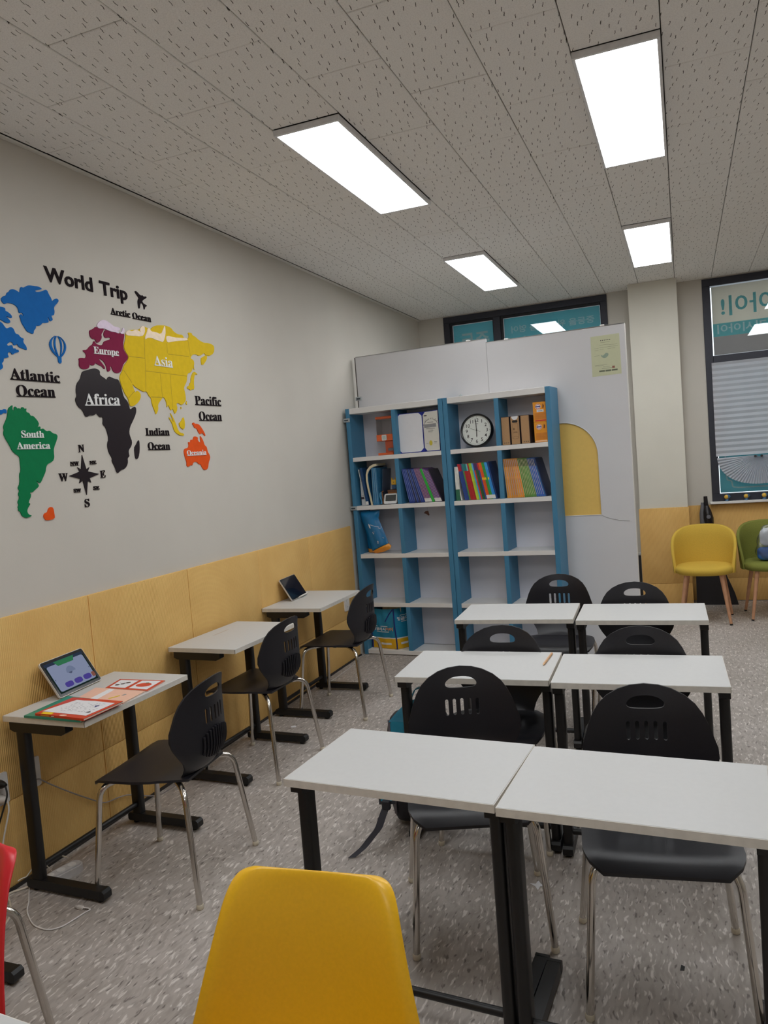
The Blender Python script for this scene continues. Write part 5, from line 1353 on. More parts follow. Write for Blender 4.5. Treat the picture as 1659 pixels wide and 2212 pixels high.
# ================================================================ THINGS ON THE DESKS
def plane_obj(loc, e1, e2):
    """local frame lying on a tilted plane: x = e1, y = e2, z = outward normal"""
    e1 = Vector(e1).normalized(); e2 = Vector(e2); e2 = (e2 - e1*e2.dot(e1)).normalized(); n_ = e1.cross(e2)
    m_ = Matrix((e1, e2, n_)).transposed().to_4x4(); m_.translation = Vector(loc); return m_
M_BEZEL = pm('black_glass_bezel', (16, 16, 20), .12, coat=.3); M_ALU = pm('pale_tablet_edge', (205, 200, 194), .35, .3)
def tablet(label, m_, w_, h_, lit):
    t = tag(bpy.data.objects.new('tablet', None), label, 'tablet', 'tablets on the wall desks'); COL.objects.link(t); t.matrix_world = m_
    bm = BM(); plate(bm, rrect(-w_/2, w_/2, 0, h_, .010), (), .0085); obj('body', bm, M_ALU, t, smooth=40)
    bm = BM(); plate(bm, rrect(-w_/2+.002, w_/2-.002, .002, h_-.002, .009), (), .0008, lambda a_, b_, h: (a_, b_, .0086+h)); obj('bezel', bm, M_BEZEL, t)
    bz = .013
    x0, x1, y0, y1 = -w_/2+bz, w_/2-bz, bz, h_-bz
    up_ = lambda lv: (lambda a_, b_, h: (a_, b_, .0095+lv*.00025+h*0))
    def flat(name, pts, mt_, lv, par):
        bm = BM(); vs, fs = fill2d(pts); vv = [bm.verts.new((v[0], v[1], .0096+lv*.0003)) for v in vs]
        for q in fs: bm.faces.new([vv[i] for i in q])
        bmesh.ops.recalc_face_normals(bm, faces=bm.faces[:])
        for f_ in bm.faces:
            if f_.normal.z < 0: f_.normal_flip()
        return obj(name, bm, mt_, par)
    if not lit:
        flat('screen', [(x0, y0), (x1, y0), (x1, y1), (x0, y1)], pm('dark_screen', (14, 18, 34), .08, coat=.5), 0, t)
        bm = BM(); box(bm, -.02, w_/2-.03, -.004, .004, .002, .03, .002); obj('kickstand', bm, M_WHITE, t)
        return t
    E = lambda n_, c, s=.62: emit_material(n_, rgb(c), s)
    sc_ = flat('screen', [(x0, y0), (x1, y0), (x1, y1), (x0, y1)], E('screen_edge_green', (34, 52, 48), .5), 0, t)
    W_, H_ = x1-x0, y1-y0
    q = lambda a_, b_: (x0+a_*W_, y0+b_*H_)
    flat('header_bar', [q(0, .90), q(1, .90), q(1, 1), q(0, 1)], E('screen_dark_bar', (58, 70, 92), .5), 1, sc_)
    flat('panel', [q(*p) for p in rrect(.03, .97, .05, .90, .05)], E('screen_lilac', (150, 160, 190)), 2, sc_)
    flat('title_tab', [q(.24, .98), q(.76, .98), q(.70, .82), (q(.30, .82))], E('screen_green', (60, 130, 90)), 3, sc_)
    flat('dome_picture', [q(.40+.0, .52)]+[q(.51+.115*cos(a_), .52+.19*sin(a_)) for a_ in [pi-pi*k/12 for k in range(13)]]+[q(.625, .52)], E('screen_grey_blue', (128, 140, 170)), 3, sc_)
    flat('dome_foot', [q(.42, .52), q(.47, .46), q(.50, .47), q(.53, .52)], E('screen_slate', (90, 98, 124)), 4, sc_)
    for k, x in enumerate((.20, .44, .68)):
        flat('button', [q(*p) for p in rrect(x, x+.20, .10, .27, .06)], E('screen_purple', (86, 74, 160)), 3, sc_)
    flat('corner_button', [q(*p) for p in rrect(.90, .985, .10, .26, .03)], E('screen_brown', (150, 96, 84)), 4, sc_)
    for x, s in ((.045, 1), (.955, -1)): flat('arrow', [q(x, .44), q(x+s*.018, .47), q(x+s*.018, .41)], E('screen_ink', (50, 54, 90)), 4, sc_)
    return t
TZ1 = TZ
tablet('lit tablet showing three purple buttons, propped against the yellow wall', plane_obj((.076, 2.386, TZ1+.0015), (-.02, .25, 0), (-.083, -.022, .131)), .252, .161, True)
tablet('tablet with a dark screen propped against the yellow wall', plane_obj((.060, 4.322, TZ1+.001), (-.02, .235, 0), (-.075, -.034, .131)), .238, .153, False)

def flatbook(name, lab, pts, z, t_, mt_, spine=None, group='workbooks on the wall desk'):
    """booklet lying on the desk, outline in room coordinates"""
    c = (sum(p[0] for p in pts)/len(pts), sum(p[1] for p in pts)/len(pts))
    loc = [(a_-c[0], b_-c[1]) for a_, b_ in pts]
    o = thing(name, lab, 'book', (c[0], c[1], z), 0, group)
    k = .994
    bm = BM(); plate(bm, loc, (), t_*.16); plate(bm, loc, (), t_*.16, lambda a_, b_, h: (a_, b_, t_*.84+h)); obj('cover', bm, mt_, o)
    bm = BM(); plate(bm, [(a_*k, b_*k) for a_, b_ in loc], (), t_*.66, lambda a_, b_, h: (a_, b_, t_*.17+h)); obj('pages', bm, M_PAGES, o)
    if spine:
        (a0, b0), (a1, b1) = spine; d = Vector((a1-a0, b1-b0, 0)).normalized(); n_ = Vector((d.y, -d.x, 0))
        bm = BM(); vs = []
        for hh in (0, t_):
            for p, s in ((Vector((a0-c[0], b0-c[1], 0)), 0), (Vector((a1-c[0], b1-c[1], 0)), 0)):
                vs.append(bm.verts.new(p+n_*.0006+Vector((0, 0, hh))))
        bm.faces.new((vs[0], vs[1], vs[3], vs[2])); obj('spine', bm, mt_, o)
    return o, c
M_REDC = pm('red_book_cover', (206, 62, 36), .4, var=.03); M_TEALC = pm('teal_book_cover', (44, 140, 118), .4, var=.04); M_PINK = pm('peach_page', (236, 190, 168), .6, var=.02)
def flat_on(name, par, c, pts, z, mt_, t_=.0004):
    bm = BM(); plate(bm, [(a_-c[0], b_-c[1]) for a_, b_ in pts], (), t_, lambda a_, b_, h: (a_, b_, z+h)); return obj(name, bm, mt_, par)
flatbook('workbook', 'teal covered workbook at the bottom of the stack under the red one', [(.118, 2.058), (.392, 2.046), (.396, 2.250), (.106, 2.285)], TZ+.0003, .008, M_TEALC, ((.118, 2.058), (.392, 2.046)))
rb, rcn = flatbook('workbook', 'red workbook topped by a white worksheet', [(.166, 2.064), (.410, 2.042), (.417, 2.236), (.166, 2.250)], TZ+.0086, .008, M_REDC, ((.166, 2.064), (.410, 2.042)))
ws = [(.178, 2.086), (.230, 2.083), (.250, 2.080), (.300, 2.078), (.394, 2.070), (.398, 2.12), (.402, 2.209), (.34, 2.214), (.30, 2.221), (.25, 2.218), (.212, 2.222), (.195, 2.16)]
w_ = flat_on('worksheet', rb, rcn, ws, .0084, M_PAPER, .0006)
bm = BM(); random.seed(11)
for r in range(8):
    yy = 2.104+.0125*r
    x = .215+.03*random.random()
    while x < .375:
        L = random.uniform(.004, .014)
        if random.random() < .72:
            v = [bm.verts.new((a_-rcn[0], b_-rcn[1], .0092)) for a_, b_ in ((x, yy), (x+L, yy-.0006), (x+L, yy+.0015), (x, yy+.0016))]; bm.faces.new(v)
        x += L+random.uniform(.003, .012)
obj('scribbles', bm, pm('pen_ink', (92, 92, 104), .7), w_)['kind'] = 'stuff'
flat_on('small_drawing', w_, rcn, [(.345, 2.170), (.362, 2.178), (.360, 2.150)], .0092, pm('blue_ink', (62, 66, 120), .6), .0002)
flat_on('small_drawing', w_, rcn, [(.362, 2.100), (.375, 2.112), (.384, 2.105), (.380, 2.096)], .0092, MI, .0002)
flat_on('yellow_tab', rb, rcn, [(.196, 2.062), (.246, 2.059), (.240, 2.079), (.190, 2.081)], .0086, pm('yellow_tab_paper', (240, 206, 40), .5), .0008)
flat_on('round_print', rb, rcn, [(.30+.016*cos(k*.5), 2.060+.007*sin(k*.5)) for k in range(12)], .0084, M_PINK, .0003)
bm = BM()
for a0, a1, mm in ((.12, .30, 0), (.34, .40, 1)):
    p0 = Vector((.166+(.244)*a0-rcn[0], 2.064-.022*a0-rcn[1]-.0012, .0026)); p1 = Vector((.166+.244*a1-rcn[0], 2.064-.022*a1-rcn[1]-.0012, .0026))
    bm.faces.new([bm.verts.new(p) for p in (p0, p1, p1+Vector((0, 0, .003)), p0+Vector((0, 0, .003)))]).material_index = mm
obj('spine_print', bm, [pm('gold_spine_print', (214, 170, 60), .5), M_PAPER], rb)['kind'] = 'stuff'
pk, pkc = flatbook('workbook', 'open peach coloured workbook behind the red one', [(.165, 2.262), (.404, 2.250), (.392, 2.390), (.236, 2.398), (.134, 2.408)], TZ+.0003, .005, M_PINK)
flat_on('white_strip', pk, pkc, [(.225, 2.268), (.262, 2.267), (.243, 2.392), (.212, 2.398)], .0053, M_PAPER, .0004)
flat_on('pencil_picture', pk, pkc, [(.300, 2.288), (.312, 2.285), (.330, 2.322), (.322, 2.329)], .0053, pm('yellow_pencil_print', (226, 190, 50), .6), .0003)
flat_on('brush_picture', pk, pkc, [(.328, 2.330), (.340, 2.328), (.344, 2.342), (.334, 2.345)], .0053, MIG, .0003)
pr, prc = flatbook('workbook', 'red bordered workbook open at an ant and a tomato', [(.178, 2.412), (.398, 2.398), (.378, 2.536), (.152, 2.530)], TZ+.0003, .004, M_REDC)
flat_on('picture_card', pr, prc, [(.190, 2.424), (.270, 2.420), (.258, 2.520), (.168, 2.518)], .0043, M_PAPER, .0004); flat_on('picture_card', pr, prc, [(.290, 2.419), (.382, 2.413), (.366, 2.524), (.276, 2.520)], .0043, M_PAPER, .0004)
bm = BM()
for cx_, cy_, r1, r2_ in ((.205, 2.452, .010, .009), (.220, 2.468, .008, .008), (.233, 2.486, .010, .010)): plate(bm, [(cx_-prc[0]+r1*cos(k*.524), cy_-prc[1]+r2_*sin(k*.524)) for k in range(12)], (), .0003, lambda a_, b_, h: (a_, b_, .0049+h))
for k in range(6):
    a0 = .200+.006*k; ribbon(bm, [(a0-prc[0], 2.45+.006*k-prc[1], .0050), (a0+(-.022 if k % 2 else .02)-prc[0], 2.46+.006*k-prc[1], .0050)], (0, .0014, 0), .0003)
obj('ant_picture', bm, pm('ant_brown', (74, 54, 46), .7), pr)['kind'] = 'stuff'
flat_on('tomato_picture', pr, prc, [(.326+.034*cos(k*.349), 2.466+.026*sin(k*.349)) for k in range(18)], .0049, pm('tomato_red', (206, 70, 46), .6), .0003)
flat_on('tomato_leaf', pr, prc, [(.322, 2.484), (.334, 2.488), (.330, 2.495), (.318, 2.492)], .0054, pm('leaf_green', (70, 110, 60), .6), .0003)
# faint rubbed mark on the bare desk
mk = obj('pencil_smudge', plate(BM(), smooth_poly([(-.005, -.075), (.004, -.072), (.007, 0), (.006, .07), (-.002, .078), (-.006, .01)], 1), (), .0002), pm('grey_smudge', (188, 180, 172), .6, var=.15, scale=90), loc=(.093, 3.378, TZ+.0002))
tag(mk, 'faint grey pencil smudge on the bare wall desk', 'mark')
# pencil on the middle table
pn = thing('pencil', 'wooden pencil lying on the middle row table', 'pencil', (1.8575, 2.98, TZ+.0048), 0)
pn.rotation_euler = (0, 0, radians(-2))
obj('shaft', tube(BM(), [(0, -.07, 0), (0, .082, 0)], .0046, 6), pm('pencil_wood_paint', (206, 160, 118), .5), pn)
obj('point', tube(BM(), [(0, -.07, 0), (0, -.086, -.0005)], [.0044, .0014], 6), pm('bare_wood', (222, 184, 140), .7), pn)
obj('lead', tube(BM(), [(0, -.086, -.0005), (0, -.090, -.0006)], [.0013, .0004], 6), M_PLUG, pn)

# ================================================================ WALL SOCKETS, CABLES, FLOOR ODDMENTS
M_SOCK = pm('white_socket_plastic', (222, 218, 214), .4)
def socket(y0, y1, z0, z1, lab):
    t = thing('wall_socket', lab, 'socket', (-.020, (y0+y1)/2, (z0+z1)/2), 0, 'wall sockets')
    hy_, hz_ = (y1-y0)/2, (z1-z0)/2
    bm = BM(); plate(bm, rrect(-hy_, hy_, -hz_, hz_, .008), (), .008, lambda a_, b_, h: (h, a_, b_)); obj('plate', bm, M_SOCK, t, smooth=40)
    for s in (-1, 1):
        bm = BM(); lathe(bm, [(.019, .0081), (.019, .0095), (.0155, .0095), (.0150, .0085)], 20, 'x', (0, 0, s*hz_*.48)); oo = obj('outlet', bm, M_SOCK, t, smooth=40)
        bm = BM()
        for k in (-1, 1): lathe(bm, [(.0024, .0086), (.0024, .0092)], 8, 'x', (0, k*.0095, s*hz_*.48))
        obj('pin_hole', bm, M_PLUG, oo)
    return t
socket(2.142, 2.224, .334, .450, 'white wall socket with a grey cable under the desk with the workbooks')
socket(1.988, 2.071, .334, .450, 'white wall socket with a black plug at the left picture edge')
socket(5.160, 5.245, .395, .510, 'white wall socket on the yellow wall beside the bookshelf')
bp = thing('power_plug', 'black plug in the socket at the left picture edge', 'plug', (-.012, 2.022, .420))
obj('body', lathe(BM(), [(.015, .0), (.017, .012), (.013, .03), (.006, .045)], 14, 'x'), M_PLUG, bp, smooth=40)
obj('cord', T([(.04, 0, 0), (.06, -.01, -.03), (.05, -.05, -.12), (.03, -.10, -.25), (.02, -.16, -.40)], .0032, 8, .03), M_PLUG, bp, smooth=40)
wp = thing('power_plug', 'white plug below the black one in the socket at the picture edge', 'plug', (-.012, 2.030, .360))
obj('body', lathe(BM(), [(.014, .0), (.016, .012), (.012, .026), (.005, .04)], 14, 'x'), M_SOCK, wp, smooth=40)
obj('cord', T([(.035, 0, 0), (.05, -.01, -.03), (.045, -.05, -.14), (.03, -.08, -.34)], .003, 8, .03), M_SOCK, wp, smooth=40)
def cable(lab, pts, r, col, nm, name='cable'):
    pp = [Vector(p) for p in pts]; sm = []
    for i in range(len(pp)-1):                      # Catmull-Rom through the points
        p0, p1, p2, p3 = pp[max(0, i-1)], pp[i], pp[i+1], pp[min(len(pp)-1, i+2)]
        for k in range(5):
            t = k/5; sm.append(.5*((2*p1)+(p2-p0)*t+(2*p0-5*p1+4*p2-p3)*t*t+(3*p1-p0-3*p2+p3)*t**3))
    sm.append(pp[-1])
    c = sm[0].copy(); o = obj(name, tube(BM(), [p-c for p in sm], r, 8), pm(nm, col, .5), smooth=60, loc=c)
    return tag(o, lab, 'cable')
r_ = .0026
cable('thin grey cable drooping from the socket under the desk with workbooks', [(-.008, 2.172, .366), (.0, 2.198, .366), (-.004, 2.232, .341), (-.008, 2.27, .311), (-.008, 2.36, .241), (-.008, 2.456, .171), (-.006, 2.519, .127), (-.006, 2.559, .111), (-.004, 2.626, .102), (-.006, 2.685, .086), (-.008, 2.759, .050), (.010, 2.87, .006), (.022, 2.99, .0035)], .0026, (150, 142, 140), 'grey_cable')
cable('white charging cable looping over the floor at the desk foot', [(.030, 2.128, .045), (.012, 2.10, .0035), (.060, 2.045, .003), (.11, 1.996, .003), (.144, 1.956, .003), (.181, 1.926, .003), (.24, 1.89, .003), (.29, 1.878, .003), (.325, 1.881, .003), (.352, 1.906, .003), (.362, 1.945, .003), (.371, 1.995, .003), (.376, 2.012, .003), (.366, 2.014, .006), (.348, 2.011, .007)], .0024, (232, 228, 226), 'white_cable')
ub = thing('cable_plug', 'white plug of the charging cable on the floor by the desk foot', 'plug', (.334, 2.0105, .001))
obj('body', B(-.012, .014, -.0065, .0065, 0, .011, .002), M_SOCK, ub); obj('tip', B(-.022, -.012, -.005, .005, .0025, .0085), M_ALU, ub)
cable('thick beige cable running along the wall foot at the left picture edge', [(.20, 1.72, .0045), (.153, 1.831, .0045), (.138, 1.871, .0045), (.108, 1.915, .0045), (.051, 1.968, .0045), (.0, 2.004, .0045), (-.006, 2.028, .0045), (.018, 2.062, .0045), (.055, 2.105, .012), (.085, 2.13, .016)], .0042, (218, 208, 192), 'beige_cable')
cable('thin white wire curling up the yellow wall beside the desk post', [(-.006, 2.060, .031), (-.006, 2.080, .030), (-.004, 2.097, .027), (-.002, 2.112, .036), (.004, 2.130, .050), (.02, 2.15, .055)], .0022, (232, 226, 216), 'white_wire', 'wire')
cable('white wire loop standing up from the power strip', [(.07, 2.150, .030), (.035, 2.160, .046), (.015, 2.185, .050), (.015, 2.215, .048), (.03, 2.24, .040), (.07, 2.235, .038)], .0022, (232, 228, 224), 'white_wire2', 'wire')
cable('white cable lying along the wall foot near the bookshelf', [(.030, 4.60, .0035), (.045, 4.75, .0035), (.042, 4.909, .0035), (.036, 5.089, .0035), (.004, 5.25, .0035), (-.008, 5.343, .0035), (.010, 5.40, .0035)], .003, (206, 202, 198), 'pale_cable')
ps = thing('power_strip', 'pale grey power strip on the floor behind the desk post', 'power strip', (.106, 2.160, 0), radians(-14))
bm = BM(); plate(bm, rrect(-.029, .029, -.085, .085, .027, 6), (), .034); bmesh.ops.bevel(bm, geom=[e for e in bm.edges if all(v.co.z > .033 for v in e.verts) and len(e.link_faces) == 2 and e.calc_face_angle(0) > .5], offset=.006, segments=2, affect='EDGES')
obj('body', bm, pm('grey_strip_plastic', (196, 192, 190), .45), ps, smooth=40)
for k in (-1, 0, 1): obj('outlet', lathe(BM(), [(.016, .034), (.016, .0355), (.013, .0352)], 16, 'z', (0, k*.045, 0)), M_SOCK, ps, smooth=40)
def scrap(x, y, pts, lab, rz=0):
    o = obj('paper_scrap', plate(BM(), pts, (), .0012), M_PAPER, loc=(x, y, .0003), rot=(0, 0, rz)); tag(o, lab, 'scrap', 'paper scraps on the floor')
scrap(.048, 3.838, [(-.018, -.010), (.016, -.012), (.020, .008), (-.012, .012)], 'white paper scrap by the wall between the second and third wall desk')
scrap(.213, 3.840, [(-.014, -.010), (.012, -.014), (.018, .006), (.0, .016), (-.016, .008)], 'white paper scrap in the aisle beside the foot of the third wall desk', .5)
scrap(1.854, 2.526, [(0, -.030), (.008, -.006), (.028, -.002), (.012, .008), (.004, .030), (-.006, .010), (-.026, .012), (-.008, -.006)], 'star shaped white paper scrap under the front row tables', .2)
scrap(.111, 3.128, [(-.010, -.012), (.010, -.010), (.012, .010), (-.008, .012)], 'white paper crumb by the foot of the bare wall desk', .3)
bf = obj('floor_fleck', plate(BM(), [(-.006, -.012), (.005, -.010), (.007, .008), (-.003, .013)], (), .0010), M_PLUG, loc=(2.318, 2.205, .0003)); tag(bf, 'small black fleck lying under the front row table at the right', 'scrap')

# ================================================================ BACKPACK
bk = thing('backpack', 'teal and black backpack standing behind the left leg of the middle row table', 'backpack', (1.328, 2.905, 0), radians(4))
M_BKB = pm('black_nylon', (32, 32, 40), .6, var=.15, scale=60, bump=.25, bscale=120); M_BKT = pm('teal_nylon', (24, 130, 158), .55, var=.08, scale=40, bump=.3, bscale=60); M_BKG = pm('grey_piping', (110, 104, 110), .5)
def soft_box(hx, hy, z0, z1, ez, sub=3, e=4.0):
    """superellipsoid-like soft sack"""
    bm = BM(); NU_, NV_ = 28, 18; rows = []
    for j in range(NV_+1):
        v = -1+2*j/NV_; zz = (z0+z1)/2+(z1-z0)/2*v
        k = (1-abs(v)**ez)**(1/ez) if abs(v) < 1 else 0
        rows.append([bm.verts.new((hx*k*math.copysign(abs(cos(a_))**(2/e), cos(a_)), hy*k*math.copysign(abs(sin(a_))**(2/e), sin(a_)), zz)) for a_ in [2*pi*i/NU_ for i in range(NU_)]])
    for j in range(NV_):
        for i in range(NU_):
            try: bm.faces.new((rows[j][i], rows[j][(i+1) % NU_], rows[j+1][(i+1) % NU_], rows[j+1][i]))
            except ValueError: pass
    bmesh.ops.remove_doubles(bm, verts=bm.verts[:], dist=1e-5)
    bmesh.ops.recalc_face_normals(bm, faces=bm.faces[:]); return bm
obj('body', soft_box(.130, .088, .0, .470, 5), M_BKB, bk, smooth=60)
bm = BM(); plate(bm, rrect(-.092, .085, .20, .448, .012), (), .010, lambda a_, b_, h: (a_, -.086-h-.006*(1-(a_/.09)**2), b_), step=.03); obj('front_panel', bm, M_BKT, bk, smooth=40)
for x in (-.101, .094): obj('piping', T([(x, -.080, .06), (x, -.084, .22), (x, -.080, .448)], .006, 8, .05), M_BKG, bk, smooth=40)
bm = BM(); NUx = 8; rows = []
for j in range(7):
    f = j/6; row = []
    for i in range(NUx+1):
        u = -1+2*i/NUx
        x = u*(.100-.058*f)+.030*f; y = -.094+.10*f+.005*sin(3*u+4*f); z = .455+.062*math.sin(f*pi/2)-.016*abs(u)**2*(1-f*.4)+.004*sin(5*u+2*f)
        row.append(bm.verts.new((x, y, z)))
    rows.append(row)
for j in range(6):
    for i in range(NUx): bm.faces.new((rows[j][i], rows[j][i+1], rows[j+1][i+1], rows[j+1][i]))
bmesh.ops.solidify(bm, geom=bm.faces[:], thickness=.010)
bmesh.ops.recalc_face_normals(bm, faces=bm.faces[:]); obj('top_flap', bm, M_BKT, bk, smooth=60)
bm = BM(); ribbon(bm, fillet([(-.03, .0, .500), (.0, -.01, .560), (.04, .0, .560), (.085, .02, .47)], .03), (0, .022, 0), .004); obj('carry_loop', bm, M_BKT, bk, smooth=40)
# padded strap hanging out in front on the left, its webbing trailing to the floor
sp_ = obj('shoulder_strap', ribbon(BM(), fillet([(-.080, -.080, .36), (-.112, -.15, .31), (-.094, -.205, .22), (-.086, -.225, .165)], .05), (.062, .012, 0), .012), M_BKB, bk, smooth=50)
obj('strap_face', ribbon(BM(), fillet([(-.080, -.0885, .362), (-.112, -.158, .314), (-.094, -.2135, .224), (-.087, -.231, .180)], .05), (.042, .008, 0), .004), M_BKT, sp_, smooth=50)
obj('strap_tab', B(-.104, -.070, -.246, -.228, .150, .186, .004), M_BKB, sp_)
obj('webbing', ribbon(BM(), fillet([(-.088, -.236, .160), (-.102, -.255, .125), (-.112, -.272, .090), (-.140, -.290, .060), (-.165, -.310, .030), (-.205, -.345, .004)], .02), [(.028, .010, 0)]*100, .0025), pm('grey_webbing', (58, 58, 66), .7), sp_)

# ================================================================ FAR CORNER: ARMCHAIRS, VACUUM, FIGURINES
M_WOOD = pm('pale_beech_leg', (190, 140, 106), .5, var=.08, scale=30); 
def make_armchair(label, mt_):
    t = thing('upholstered_chair', label, 'chair', (0, 0, 0), 0, 'upholstered waiting chairs')
    bm = BM(); NU_, rows = 40, []
    for r, z in ((.0, .385), (.6, .386), (.93, .392), (1.0, .412), (1.0, .432), (.95, .448), (.80, .455), (.4, .458), (.0, .458)):
        row = []
        for i in range(NU_):
            a_ = 2*pi*i/NU_; cx_, sy_ = cos(a_), sin(a_)
            row.append(bm.verts.new((.222*r*math.copysign(abs(cx_)**.86, cx_) if r else 0, .225*r*math.copysign(abs(sy_)**.86, sy_) if r else 0, z)))
        rows.append(row)
    for j in range(len(rows)-1):
        for i in range(NU_):
            try: bm.faces.new((rows[j][i], rows[j][(i+1) % NU_], rows[j+1][(i+1) % NU_], rows[j+1][i]))
            except ValueError: pass
    bmesh.ops.remove_doubles(bm, verts=bm.verts[:], dist=1e-5); bmesh.ops.recalc_face_normals(bm, faces=bm.faces[:])
    obj('seat', bm, mt_, t, smooth=60)
    bm = BM(); NA, rows = 30, []
    PH = radians(108)
    for i in range(NA+1):
        ph = -PH+2*PH*i/NA; f = abs(ph)/PH
        zt_ = .415+.335*(1-f**2.6)**.62 if f < 1 else .415
        ring = []
        zb_ = .395
        th_ = .034*(1-.35*f)
        for k in range(12):                       # closed section: outside up, over the top, inside down
            if k < 5: s = k/4; z = zb_+(zt_-zb_)*s; off = .5
            elif k < 7: z = zt_+.010*(1 if k in (5, 6) else 0); s = 1; off = .25 if k == 5 else -.25
            else: s = (11-k)/4; z = zb_+(zt_-zb_)*s; off = -.5
            R_ = .222+.026*(z-.4)/.35+off*th_
            ring.append(bm.verts.new((R_*sin(ph)*1.0, R_*cos(ph)*.98+.012*(z-.4)/.35, z)))
        rows.append(ring)
    for i in range(NA):
        for k in range(12): bm.faces.new((rows[i][k], rows[i][(k+1) % 12], rows[i+1][(k+1) % 12], rows[i+1][k]))
    bm.faces.new(rows[0]); bm.faces.new(list(reversed(rows[-1])))
    bmesh.ops.recalc_face_normals(bm, faces=bm.faces[:])
    obj('backrest', bm, mt_, t, smooth=60)
    for sx in (-1, 1):
        for sy in (-1, 1):
            lg = obj('leg', tube(BM(), [(sx*.130, sy*.130, .388), (sx*.185, sy*.190, .012)], [.017, .011], 12), M_WOOD, t, smooth=50)
            obj('leg_tip', tube(BM(), [(sx*.185, sy*.190, .012), (sx*.1868, sy*.192, 0)], [.0112, .0108], 12), M_PLUG, lg, smooth=50)
    return t
M_YFAB = pm('mustard_fabric', (204, 170, 70), .85, var=.08, scale=220, bump=.35, bscale=500, spec=.2); M_GFAB = pm('olive_fabric', (124, 128, 60), .85, var=.14, scale=220, bump=.35, bscale=500, spec=.2)
ya = make_armchair('yellow upholstered chair with wooden legs by the window', M_YFAB); ya.location = (2.50, 6.70, 0); ya.rotation_euler = (0, 0, radians(-4))
ga = make_armchair('green upholstered chair with a plastic bag on it at the right picture edge', M_GFAB); ga.location = (3.01, 6.86, 0); ga.rotation_euler = (0, 0, radians(4))
pb_ = thing('plastic_bag', 'clear plastic bag with blue printing on the green chair', 'bag', (3.02, 6.80, .458))
mcl = glass_material('clear_plastic_film', (.93, .95, .97), .10, .25)
bm = soft_box(.150, .062, .0, .30, 3.2)
for v in bm.verts:
    k = v.co.z/.30; v.co.x *= 1-.42*k; v.co.y *= 1-.5*k; v.co.x += .006*sin(v.co.z*60+v.co.y*40); v.co.y += .006*sin(v.co.x*55+v.co.z*35)
obj('film', bm, mcl, pb_, smooth=60)
obj('contents', soft_box(.120, .045, .003, .115, 4), pm('blue_contents', (44, 100, 172), .4, var=.2, scale=30), pb_, smooth=60)
obj('white_filling', soft_box(.098, .034, .115, .27, 3), pm('white_filling', (214, 216, 220), .5), pb_, smooth=60)
bm = BM(); plate(bm, [(.035+.058*cos(k*.2618), .125+.058*sin(k*.2618)) for k in range(24)], (), .001, lambda a_, b_, h: (a_, -.066-h+.10*max(0, b_-.1), b_)); obj('blue_disc', bm, pm('blue_disc_print', (18, 112, 160), .4), pb_)
bm = BM(); plate(bm, [(.0, .215), (.07, .215), (.07, .235), (.0, .235)], (), .001, lambda a_, b_, h: (a_, -.052-h, b_)); obj('blue_print', bm, pm('blue_disc_print', (18, 112, 160), .4), pb_)
# upright vacuum cleaner behind the yellow chair
vc = thing('stick_vacuum', 'black and grey stick vacuum cleaner standing behind the yellow chair', 'vacuum cleaner', (2.555, 7.43, 0))
M_VB = pm('black_gloss_plastic', (26, 22, 26), .25); M_VG = pm('grey_gloss_plastic', (112, 112, 118), .3)
obj('handle', tube(BM(), [(-.004, 0, .955), (-.002, 0, .90), (.004, 0, .84)], [.016, .018, .020], 12), M_VB, vc, smooth=50)
obj('motor', tube(BM(), [(.002, -.012, .87), (.006, -.018, .82), (.014, -.022, .76), (.018, -.018, .70), (.018, -.01, .67)], [.018, .034, .042, .036, .012], 14), M_VB, vc, smooth=50)
obj('button_panel', lathe(BM(), [(.016, -.064), (.018, -.058), (.018, -.04)], 14, 'y', (.013, 0, .775)), M_VG, vc, smooth=40)
obj('shell', tube(BM(), [(-.030, .006, .90), (-.034, .008, .80), (-.030, .008, .68), (-.012, .006, .58)], [.012, .026, .030, .022], 12), M_VG, vc, smooth=50)
obj('pole', tube(BM(), [(-.004, .008, .60), (.02, .0, .30), (.03, -.02, .06)], .016, 12), M_VG, vc, smooth=50)
obj('joint', lathe(BM(), [(.018, .30), (.022, .31), (.022, .36), (.018, .37)], 12, 'z', (.018, 0, 0)), M_SOCK, vc, smooth=40)
bm = BM(); box(bm, -.10, .16, -.075, .03, .0, .055, .02, 3); obj('floor_head', bm, M_VB, vc, smooth=50)
kb = thing('black_case', 'black case with a white label on the floor behind the yellow chair', 'case', (2.60, 7.31, 0))
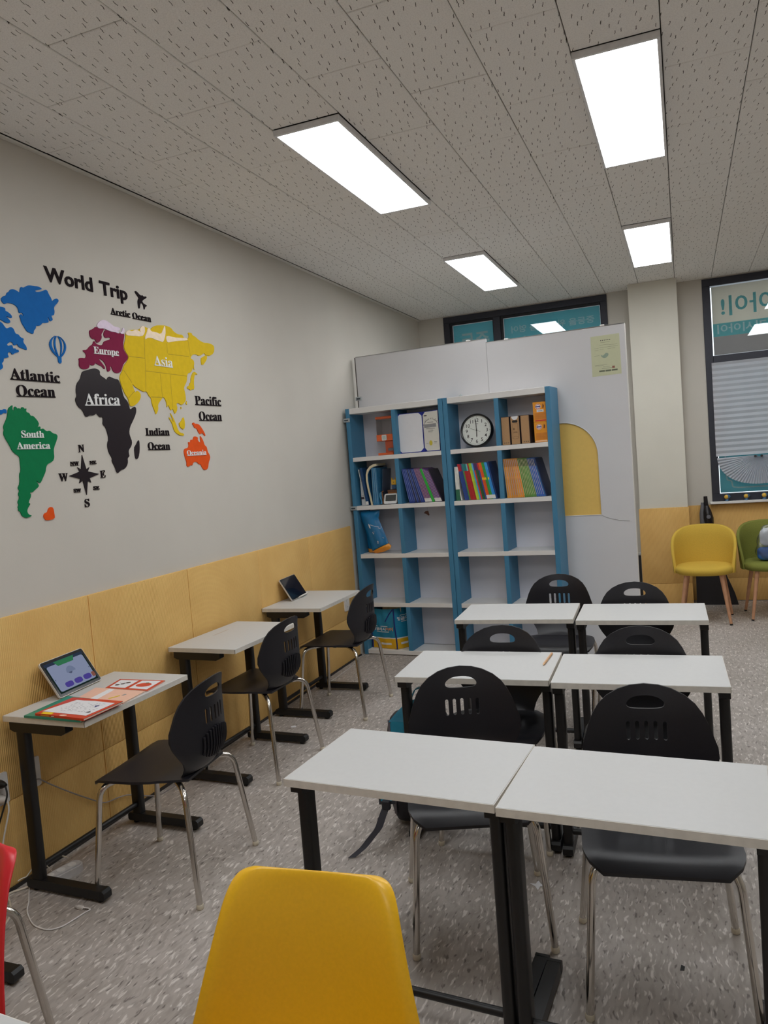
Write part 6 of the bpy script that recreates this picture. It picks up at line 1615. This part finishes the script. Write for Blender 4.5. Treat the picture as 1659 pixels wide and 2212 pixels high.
bm = BM(); plate(bm, [(-.165, 0), (.175, 0), (.150, .10), (.085, .27), (.06, .31), (-.13, .31), (-.16, .27)], (), .010, lambda a_, b_, h: (a_, -h, b_)); obj('front', bm, pm('black_fabric_case', (34, 32, 36), .6), kb)
bm = BM(); plate(bm, [(-.165, 0), (.175, 0), (.150, .10), (.085, .27), (.06, .31), (-.13, .31), (-.16, .27)], (), .035, lambda a_, b_, h: (a_, .036-h, b_)); obj('back', bm, pm('black_fabric_case', (34, 32, 36), .6), kb)
obj('white_label', B(.045, .085, -.0118, -.0102, .145, .225), M_PAPER, kb)
ph = thing('black_post', 'thin black post with a grey cap between the partition and the column', 'post', (2.012, 6.62, 0))
obj('tube', B(-.011, .011, -.011, .011, .01, .555, .003), M_STEEL, ph); obj('cap', B(-.0125, .0125, -.0125, .0125, .555, .575, .003), M_GREYTRIM, ph); obj('plate', B(-.06, .04, -.05, .05, 0, .010, .003), M_STEEL, ph)
def figurine(x, lab, i):
    t = thing('figurine', lab, 'figurine', (x, 7.462, ZS), radians((-6, 5, 10)[i]), 'little figurines on the window sill')
    mb = pm('slate_blue_vinyl', (64, 104, 140), .4); my = pm('golden_vinyl', (228, 182, 66), .4)
    obj('body', lathe(BM(), [(.012, 0), (.017, .004), (.015, .014), (.008, .022)], 14, 'z'), mb, t, smooth=50)
    obj('head', lathe(BM(), [(.006, .018), (.020, .026), (.026, .038), (.021, .050), (.009, .057)], 16, 'z', (.003, .005, 0)), mb, t, smooth=50)
    obj('face', lathe(BM(), [(.004, -.024), (.013, -.021), (.018, -.014), (.0185, -.006)], 16, 'y', (-.003, 0, .038)), my, t, smooth=50)
    obj('ear', lathe(BM(), [(.004, -.004), (.007, 0), (.004, .004)], 10, 'y', (.026, .006, .040)), mb, t, smooth=50)
for i, (x, lab) in enumerate(((2.728, 'yellow faced little figurine on the sill, nearest the vacuum cleaner'), (2.885, 'yellow faced little figurine in the middle of the window sill row'), (3.028, 'yellow faced little figurine nearest the right picture edge'))): figurine(x, lab, i)
